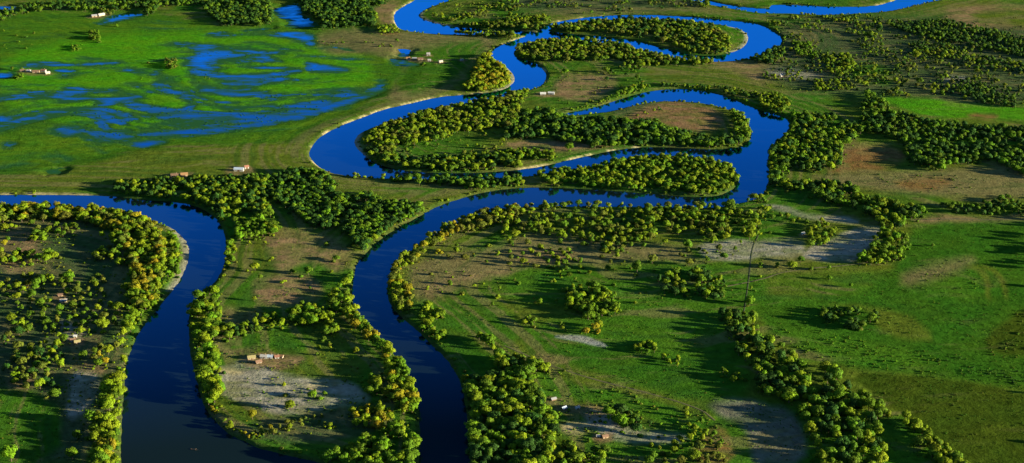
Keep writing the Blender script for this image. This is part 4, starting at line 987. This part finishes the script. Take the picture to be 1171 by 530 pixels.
# the rest of the woods: one mass of trees
def scatter(name, lib, pts, scl, rot, vi, tint, label, cat):
    me = bpy.data.meshes.new(name)
    N = len(pts)
    me.vertices.add(N); me.vertices.foreach_set('co', np.asarray(pts, np.float32).ravel())
    for nm, ty, arr, fld in (('size', 'FLOAT_VECTOR', scl, 'vector'), ('turn', 'FLOAT_VECTOR', rot, 'vector'), ('tint', 'FLOAT_VECTOR', tint, 'vector'), ('shape_index', 'INT', vi, 'value')):
        at = me.attributes.new(nm, ty, 'POINT'); at.data.foreach_set(fld, np.asarray(arr, np.int32 if ty == 'INT' else np.float32).ravel())
    o = bpy.data.objects.new(name, me); COL.objects.link(o)
    ng = bpy.data.node_groups.new(name, 'GeometryNodeTree')
    ng.interface.new_socket('Geometry', in_out='INPUT', socket_type='NodeSocketGeometry')
    ng.interface.new_socket('Geometry', in_out='OUTPUT', socket_type='NodeSocketGeometry')
    gi = ng.nodes.new('NodeGroupInput'); go = ng.nodes.new('NodeGroupOutput')
    ci = ng.nodes.new('GeometryNodeCollectionInfo'); ci.inputs['Collection'].default_value = lib
    ci.inputs['Separate Children'].default_value = True; ci.inputs['Reset Children'].default_value = True
    ip = ng.nodes.new('GeometryNodeInstanceOnPoints'); ip.inputs['Pick Instance'].default_value = True
    def named(nm, ty):
        q = ng.nodes.new('GeometryNodeInputNamedAttribute'); q.data_type = ty; q.inputs['Name'].default_value = nm
        return q.outputs[0]
    L = ng.links.new
    L(gi.outputs[0], ip.inputs['Points']); L(ci.outputs[0], ip.inputs['Instance'])
    L(named('shape_index', 'INT'), ip.inputs['Instance Index'])
    L(named('size', 'FLOAT_VECTOR'), ip.inputs['Scale'])
    er = ng.nodes.new('FunctionNodeEulerToRotation'); L(named('turn', 'FLOAT_VECTOR'), er.inputs[0]); L(er.outputs[0], ip.inputs['Rotation'])
    L(ip.outputs[0], go.inputs[0])
    md = o.modifiers.new('scatter', 'NODES'); md.node_group = ng
    o['kind'] = 'stuff'; o['label'] = label; o['category'] = cat
    return o

rest = [i for i in range(len(TREES)) if i not in tset]
pts, scl, rot, vi, tn = [], [], [], [], []
for i in rest:
    x_, y_, h_, ti, place, lab = TREES[i]
    a = random.uniform(.85, 1.25)
    pts.append((x_, y_, TZ[i])); scl.append((h_ * a, h_ * a, h_)); rot.append((0, 0, random.uniform(0, 6.28)))
    vi.append(random.randrange(8)); tn.append(tint_of(ti))
scatter('woodland', LIB, pts, scl, rot, vi, tn, 'green and golden woods lining the river meanders into the distance', 'woodland')

# low scrub and tussocks over the rough ground: (crop, outline, count per hectare, min h, max h, tints)
ROUGH = [
    (12, [0,60, 100,85, 300,100, 560,160, 610,190, 560,240, 300,210, 150,170, 60,120], 130, .8, 2.0, 'lg md'),
    (12, [560,140, 745,210, 883,230, 883,270, 740,262, 600,232], 130, .8, 1.8, 'dk md'),
    (12, [765,110, 883,15, 960,0, 960,195, 770,175], 90, .8, 2.0, 'md ol'),
    (8, [520,400, 700,380, 750,450, 720,540, 520,540, 500,470], 60, .8, 1.8, 'md lg'),
    (8, [380,90, 720,95, 740,130, 600,160, 400,150], 60, 1, 2.4, 'md dk'),
    (5, [0,240, 440,300, 440,530, 0,530], 60, .8, 2.6, 'md ol yg'),
    (9, [0,0, 420,0, 400,230, 340,400, 230,400, 200,280, 0,280], 60, .8, 2.6, 'md ol yg'),
    (9, [720,20, 883,20, 883,200, 740,210], 45, .7, 2.0, 'md ol'),
    (10, [0,20, 300,20, 440,200, 430,300, 440,420, 200,440, 0,440], 45, .7, 2.2, 'md ol yg'),
    (11, [100,200, 300,250, 650,350, 720,430, 720,540, 200,540, 170,400], 110, .8, 2.4, 'md lg ol'),
    (11, [0,0, 700,0, 850,300, 660,330, 100,150], 14, .6, 1.6, 'md lg'),
    (7, [0,280, 640,300, 860,330, 860,540, 0,540], 22, .7, 2.2, 'md ol'),
    (6, [500,380, 883,280, 883,540, 480,540], 30, .7, 2.2, 'md ol yg'),
    (6, [0,280, 330,330, 320,440, 200,540, 0,540], 24, .7, 1.8, 'md ol'),
    (4, [0,60, 1000,60, 1000,340, 400,330, 0,300], 34, 1, 3, 'md dk ol'),
    (3, [130,210, 450,210, 440,300, 150,350], 24, 1, 2.6, 'md ol'),
    (3, [0,0, 640,0, 640,50, 0,50], 22, 1, 3, 'md ol dk'),
    (2, [470,470, 883,400, 883,530, 480,530], 30, 1, 2.6, 'ol md'),
    (2, [640,0, 883,-10, 883,60, 640,70], 26, 1, 3, 'ol md'),
    (1, [0,90, 300,90, 600,100, 883,110, 883,500, 0,560], 3.0, .7, 1.8, 'md lg'),
    (8, [450,260, 1100,260, 1100,540, 400,540], 8, .6, 1.4, 'md'),
    (2, [230,100, 800,130, 640,320, 440,340], 6, .8, 2, 'md'),
    (12, [0,0, 883,-10, 883,260, 560,240, 260,210], 14, .6, 1.5, 'md lg'),
]
X_, Y_, H_, T_ = [], [], [], []
for zi, (c, pp, dens, h0, h1, tints) in enumerate(ROUGH):
    poly = P(c, pp); g = np.stack(px2g(poly[:, 0], poly[:, 1]), 1)
    lo, hi = g.min(0), g.max(0)
    n = int((hi - lo).prod() / 1e4 * dens * 1.6)
    X = RNG.uniform(lo[0], hi[0], n); Y = RNG.uniform(lo[1], hi[1], n)
    px, py = g2px(X, Y, .6)
    m = inside(poly, px, py) & (fbm(X / 26, Y / 26, 700 + zi, 3) > -.04 + 0 * X)
    X, Y = X[m], Y[m]; tl = tints.split()
    X_.append(X); Y_.append(Y); H_.append(h0 + (h1 - h0) * RNG.random(len(X)) ** 2); T_ += [random.choice(tl) for _ in X]
for g in G_RIV + [G_ISL]:
    e = np.roll(g, -1, 0) - g; L_ = np.hypot(e[:, 0], e[:, 1]); n = int(L_.sum() / 2.6)
    i_ = RNG.choice(len(g), n, p=L_ / L_.sum()); p_ = g[i_] + e[i_] * RNG.random((n, 1))
    nn_ = np.stack([e[i_][:, 1], -e[i_][:, 0]], 1) / (L_[i_][:, None] + 1e-9)
    p_ = p_ + nn_ * (RNG.choice([-1, 1], n) * RNG.uniform(1, 9, n))[:, None]
    d_ = river_dist(p_[:, 0], p_[:, 1], 15.0)
    cl = np.min([segdist(c_, p_[:, 0], p_[:, 1], False) for c_ in G_CLIFF], 0)
    q_ = g2px(p_[:, 0], p_[:, 1])
    m = (d_ > 1.2) & (d_ < 9) & ((cl > 14) | (RNG.random(n) < .12)) & (fbm(p_[:, 0] / 24, p_[:, 1] / 24, 760, 2) > -.08) & (q_[0] > -120) & (q_[0] < 1290)
    X_.append(p_[m, 0]); Y_.append(p_[m, 1]); H_.append(.8 + 3.0 * RNG.random(m.sum()) ** 1.8); T_ += [random.choice(['md', 'yg', 'ol', 'lg']) for _ in range(m.sum())]
# undergrowth round and between the trees
dens_ = np.array([0 if (t_[4] == 'out of view') else 1 for t_ in TREES])
i_ = np.nonzero(dens_)[0]; i_ = np.concatenate([i_, i_])
a_ = RNG.uniform(0, 6.283, len(i_)); r_ = TH[i_] * RNG.uniform(.25, .95, len(i_))
ux, uy = TX[i_] + np.cos(a_) * r_, TY[i_] + np.sin(a_) * r_
m = (river_dist(ux, uy, 15.0) > 1.5) & (RNG.random(len(i_)) < .8)
for (bx_, by_, bl_) in BG: m &= ~((np.abs(ux - bx_) < bl_ * .6 + 1) & (uy < by_ + bl_ * .5) & (uy > by_ - 22))
X_.append(ux[m]); Y_.append(uy[m]); H_.append(.9 + 3.2 * RNG.random(m.sum()) ** 1.6); T_ += [TREES[k][3] if random.random() < .5 else random.choice(['md', 'ol', 'dk']) for k in i_[m]]
# grass tussocks over everything that is dry
n = 30000
px_ = RNG.uniform(-60, 1230, n); py_ = -20 + 600 * RNG.random(n) ** .72
gx_, gy_ = px2g(px_, py_)
m = fbm(gx_ / 40, gy_ / 18, 770, 4) > -.05
X_.append(gx_[m]); Y_.append(gy_[m]); H_.append(.35 + .75 * RNG.random(m.sum()) ** 2); T_ += [random.choice(['tf', 'tf', 'tf', 'ol']) for _ in range(m.sum())]
TINTS['tf'] = ((.040, .120, .006), 'grass green')
X_ = np.concatenate(X_); Y_ = np.concatenate(Y_); H_ = np.concatenate(H_)
Z_ = terrain(X_, Y_); ok = Z_ > .25
sel = np.nonzero(ok)[0]
print('SHRUBS', len(sel))
scatter('scrub', LIBB, np.stack([X_[sel], Y_[sel], Z_[sel] - .15 * H_[sel]], 1), np.stack([H_[sel] * 1.25, H_[sel] * 1.25, H_[sel]], 1),
        [(0, 0, random.uniform(0, 6.28)) for _ in sel], RNG.integers(0, 4, len(sel)), [tint_of(T_[i]) for i in sel],
        'low shrubs and tussocks over the rough grazing', 'scrub')

# grass standing in the flood water
X_, Y_ = [], []
for g in G_WET:
    lo, hi = g.min(0), g.max(0)
    n = int((hi - lo).prod() / 1e4 * 60)
    X = RNG.uniform(lo[0], hi[0], n); Y = RNG.uniform(lo[1], hi[1], n)
    m = inside(g, X, Y) & (fbm(X / 60, Y / 26, 801, 4) + .5 * fbm(X / 14, Y / 14, 805, 2) > -.06)
    X_.append(X[m]); Y_.append(Y[m])
X_ = np.concatenate(X_); Y_ = np.concatenate(Y_); Z_ = terrain(X_, Y_)
sel = np.nonzero((Z_ < .12) & (Z_ > -.42))[0]
S_ = RNG.uniform(.7, 1.6, len(sel))
print('REEDS', len(sel))
scatter('flooded_grass', LIBB, np.stack([X_[sel], Y_[sel], np.full(len(sel), -.25)], 1), np.stack([S_ * 1.7, S_ * 1.7, S_ * .62], 1),
        [(0, 0, random.uniform(0, 6.28)) for _ in sel], RNG.integers(0, 4, len(sel)), [[.022 * k, .105 * k, .006 * k] for k in RNG.uniform(.7, 1.3, len(sel))],
        'green grass standing in the shallow flood water', 'grass')

# ------------------------------------------------------------------ farm buildings
WALLC = {k: flat_mat(k + '_wall', v, .9, .12, .8) for k, v in dict(white=(.30, .29, .27), cream=(.36, .30, .22), tan=(.26, .19, .12), wood=(.16, .11, .075)).items()}
ROOFC = {k: flat_mat(k, v, .75, .18, .9) for k, v in dict(greyroof=(.22, .22, .23), paleroof=(.34, .32, .30), brownroof=(.17, .10, .065), redroof=(.24, .11, .075),
         orangeroof=(.27, .15, .07), blueroof=(.34, .40, .48), whiteroof=(.50, .50, .48), straw=(.26, .22, .10)).items()}
M_DOOR = flat_mat('door_wood', (.12, .07, .045)); M_FRAME = flat_mat('frame_paint', (.7, .7, .68))
M_GLASS, _, _, gb = mat('window_glass'); gb.inputs['Base Color'].default_value = (.015, .02, .025, 1); gb.inputs['Roughness'].default_value = .08

def box(V, Fc, x0, x1, y0, y1, z0, z1):
    i = len(V)
    V += [(x0, y0, z0), (x1, y0, z0), (x1, y1, z0), (x0, y1, z0), (x0, y0, z1), (x1, y0, z1), (x1, y1, z1), (x0, y1, z1)]
    Fc += [(i, i + 3, i + 2, i + 1), (i + 4, i + 5, i + 6, i + 7), (i, i + 1, i + 5, i + 4), (i + 1, i + 2, i + 6, i + 5), (i + 2, i + 3, i + 7, i + 6), (i + 3, i, i + 4, i + 7)]
def part(name, V, Fc, m, parent):
    o = bpy.data.objects.new(name, mesh_from(name, V, Fc, [m])); COL.objects.link(o); o.parent = parent
    return o

bz = terrain(np.array([b_[0] for b_ in BG]), np.array([b_[1] for b_ in BG]))
for (x, y, L, W, H, turn, wc, rc, lab), (gx, gy, _), z0 in zip(BUILDINGS, BG, bz):
    kind = 'barn' if 'barn' in lab else 'shed' if ('shed' in lab or 'shelter' in lab) else 'hut' if 'hut' in lab else 'house'
    root = bpy.data.objects.new('farm_' + kind, None); COL.objects.link(root)
    root.location = (gx, gy, max(float(z0), .5)); root.rotation_euler = (0, 0, math.radians(turn)); root.empty_display_size = .1
    root['label'] = lab; root['category'] = kind; root['group'] = 'farm buildings on the flood plain'
    fk = .64 if (y < 300 and 'whiteroof' == rc) else .7 if y < 300 else .62
    L, W, H = L * fk * .92, W * fk * .92, H * (fk + .04)
    l, w_ = L / 2, W / 2; rise = W * .36
    V = [(-l, -w_, -1.2), (l, -w_, -1.2), (l, w_, -1.2), (-l, w_, -1.2), (-l, -w_, H), (l, -w_, H), (l, w_, H), (-l, w_, H), (-l, 0, H + rise), (l, 0, H + rise)]
    part('wall', V, [(0, 1, 5, 4), (2, 3, 7, 6), (1, 2, 6, 9, 5), (3, 0, 4, 8, 7), (0, 3, 2, 1), (4, 5, 9, 8), (6, 7, 8, 9)], WALLC[wc], root)
    e = .5; dz = e * rise / w_
    V, Fc = [], []
    for s in (-1, 1):
        i = len(V)
        for xx in (-l - e, l + e):
            V += [(xx, 0, H + rise + .05), (xx, s * (w_ + e), H - dz + .05), (xx, s * (w_ + e), H - dz + .27), (xx, 0, H + rise + .27)]
        q = [(i, i + 1, i + 2, i + 3), (i + 7, i + 6, i + 5, i + 4), (i + 1, i + 5, i + 6, i + 2), (i + 2, i + 6, i + 7, i + 3), (i, i + 4, i + 5, i + 1)]
        Fc += q if s > 0 else [f[::-1] for f in q]
    roof = part('roof', V, Fc, ROOFC[rc], root)
    if kind == 'house':
        V, Fc = [], []; box(V, Fc, l * .4, l * .4 + .8, -.4, .4, H + rise * .6, H + rise + 1.2); part('chimney', V, Fc, WALLC['tan'], roof)
    dw = 3.0 if kind == 'barn' else 1.1; dh = min(H - .3, 3.0 if kind == 'barn' else 2.1)
    V, Fc = [], []; box(V, Fc, -dw / 2, dw / 2, -w_ - .06, -w_ + .1, 0, dh); part('door', V, Fc, M_DOOR, root)
    nwin = max(2, int(L // 4.5)) if kind != 'hut' else 2
    for k in range(nwin):
        wx_ = -l + L * (k + .5) / nwin
        if abs(wx_) < dw / 2 + .8: continue
        V, Fc = [], []; box(V, Fc, wx_ - .6, wx_ + .6, -w_ - .07, -w_ + .1, H * .42, H * .80); f = part('window', V, Fc, M_FRAME, root)
        V, Fc = [], []; box(V, Fc, wx_ - .48, wx_ + .48, -w_ - .1, -w_ + .05, H * .45, H * .77); part('pane', V, Fc, M_GLASS, f)
    V, Fc = [], []; box(V, Fc, l - .1, l + .07, -.6, .6, H * .42, H * .80); f = part('window', V, Fc, M_FRAME, root)
    V, Fc = [], []; box(V, Fc, l - .05, l + .1, -.48, .48, H * .45, H * .77); part('pane', V, Fc, M_GLASS, f)

# ------------------------------------------------------------------ tracks and the creek ditch
M_TRACK = flat_mat('track_earth', (.095, .088, .036), .95, .35, .15)
M_DITCH = flat_mat('ditch_weeds', (.040, .052, .018), .95, .35, .15)
def track(name, c, flat, width, m=M_TRACK):
    p = P(c, flat)
    for _ in range(2):
        q = (p[:-1] * .75 + p[1:] * .25); r_ = (p[:-1] * .25 + p[1:] * .75)
        p = np.vstack([p[:1], np.stack([q, r_], 1).reshape(-1, 2), p[-1:]])
    g = np.stack(px2g(p[:, 0], p[:, 1]), 1)
    seg = np.r_[0, np.cumsum(np.linalg.norm(np.diff(g, axis=0), axis=1))]
    s = np.arange(0, seg[-1], 2.0)
    X = np.interp(s, seg, g[:, 0]); Y = np.interp(s, seg, g[:, 1])
    tx = np.gradient(X); ty = np.gradient(Y); L = np.hypot(tx, ty); nx, ny = -ty / L, tx / L
    wv = width * (.5 + .3 * fbm(s / 9, s * 0, 5, 3))
    offs = np.linspace(-1, 1, 5)
    GX = X[:, None] + nx[:, None] * offs * wv[:, None]; GY = Y[:, None] + ny[:, None] * offs * wv[:, None]
    GZ = terrain(GX, GY) + .12 - .25 * (np.abs(offs) > .9)
    V = np.stack([GX, GY, GZ], -1).reshape(-1, 3); k = np.arange(len(s) * 5).reshape(-1, 5)
    Fc = np.stack([k[:-1, :-1], k[:-1, 1:], k[1:, 1:], k[1:, :-1]], -1).reshape(-1, 4)[:, ::-1]
    me = mesh_from(name, V, [tuple(int(v) for v in f) for f in Fc], [m], smooth=True)
    o = bpy.data.objects.new(name, me); COL.objects.link(o); o['kind'] = 'structure'
track('path', 7, [845,298, 822,345, 816,420, 800,535, 795,560], 2.2, M_DITCH)
track('path', 8, [-120,470, 0,448, 60,425, 130,412, 280,400, 420,380], 3.5)
track('path', 11, [-10,140, 60,170, 130,203, 300,258, 480,300, 650,352, 700,395], 3)
track('path', 8, [500,246, 640,242, 760,246, 900,240], 4)
track('path', 2, [620,205, 700,206, 750,200, 780,190], 5)

# driftwood in the shallow of the lower left river
V, Fc = trunk_geo(900, .9, .05)
o = bpy.data.objects.new('driftwood_log', mesh_from('driftwood_log', V, Fc, [flat_mat('wet_wood', (.16, .11, .07))])); COL.objects.link(o)
gx, gy = gp(219, 514)
o.location = (gx, gy, .12); o.scale = (6, 6, 6); o.rotation_euler = (math.radians(84), 0, math.radians(70))
o['label'] = 'brown driftwood log stranded in the lower left river'; o['category'] = 'log'
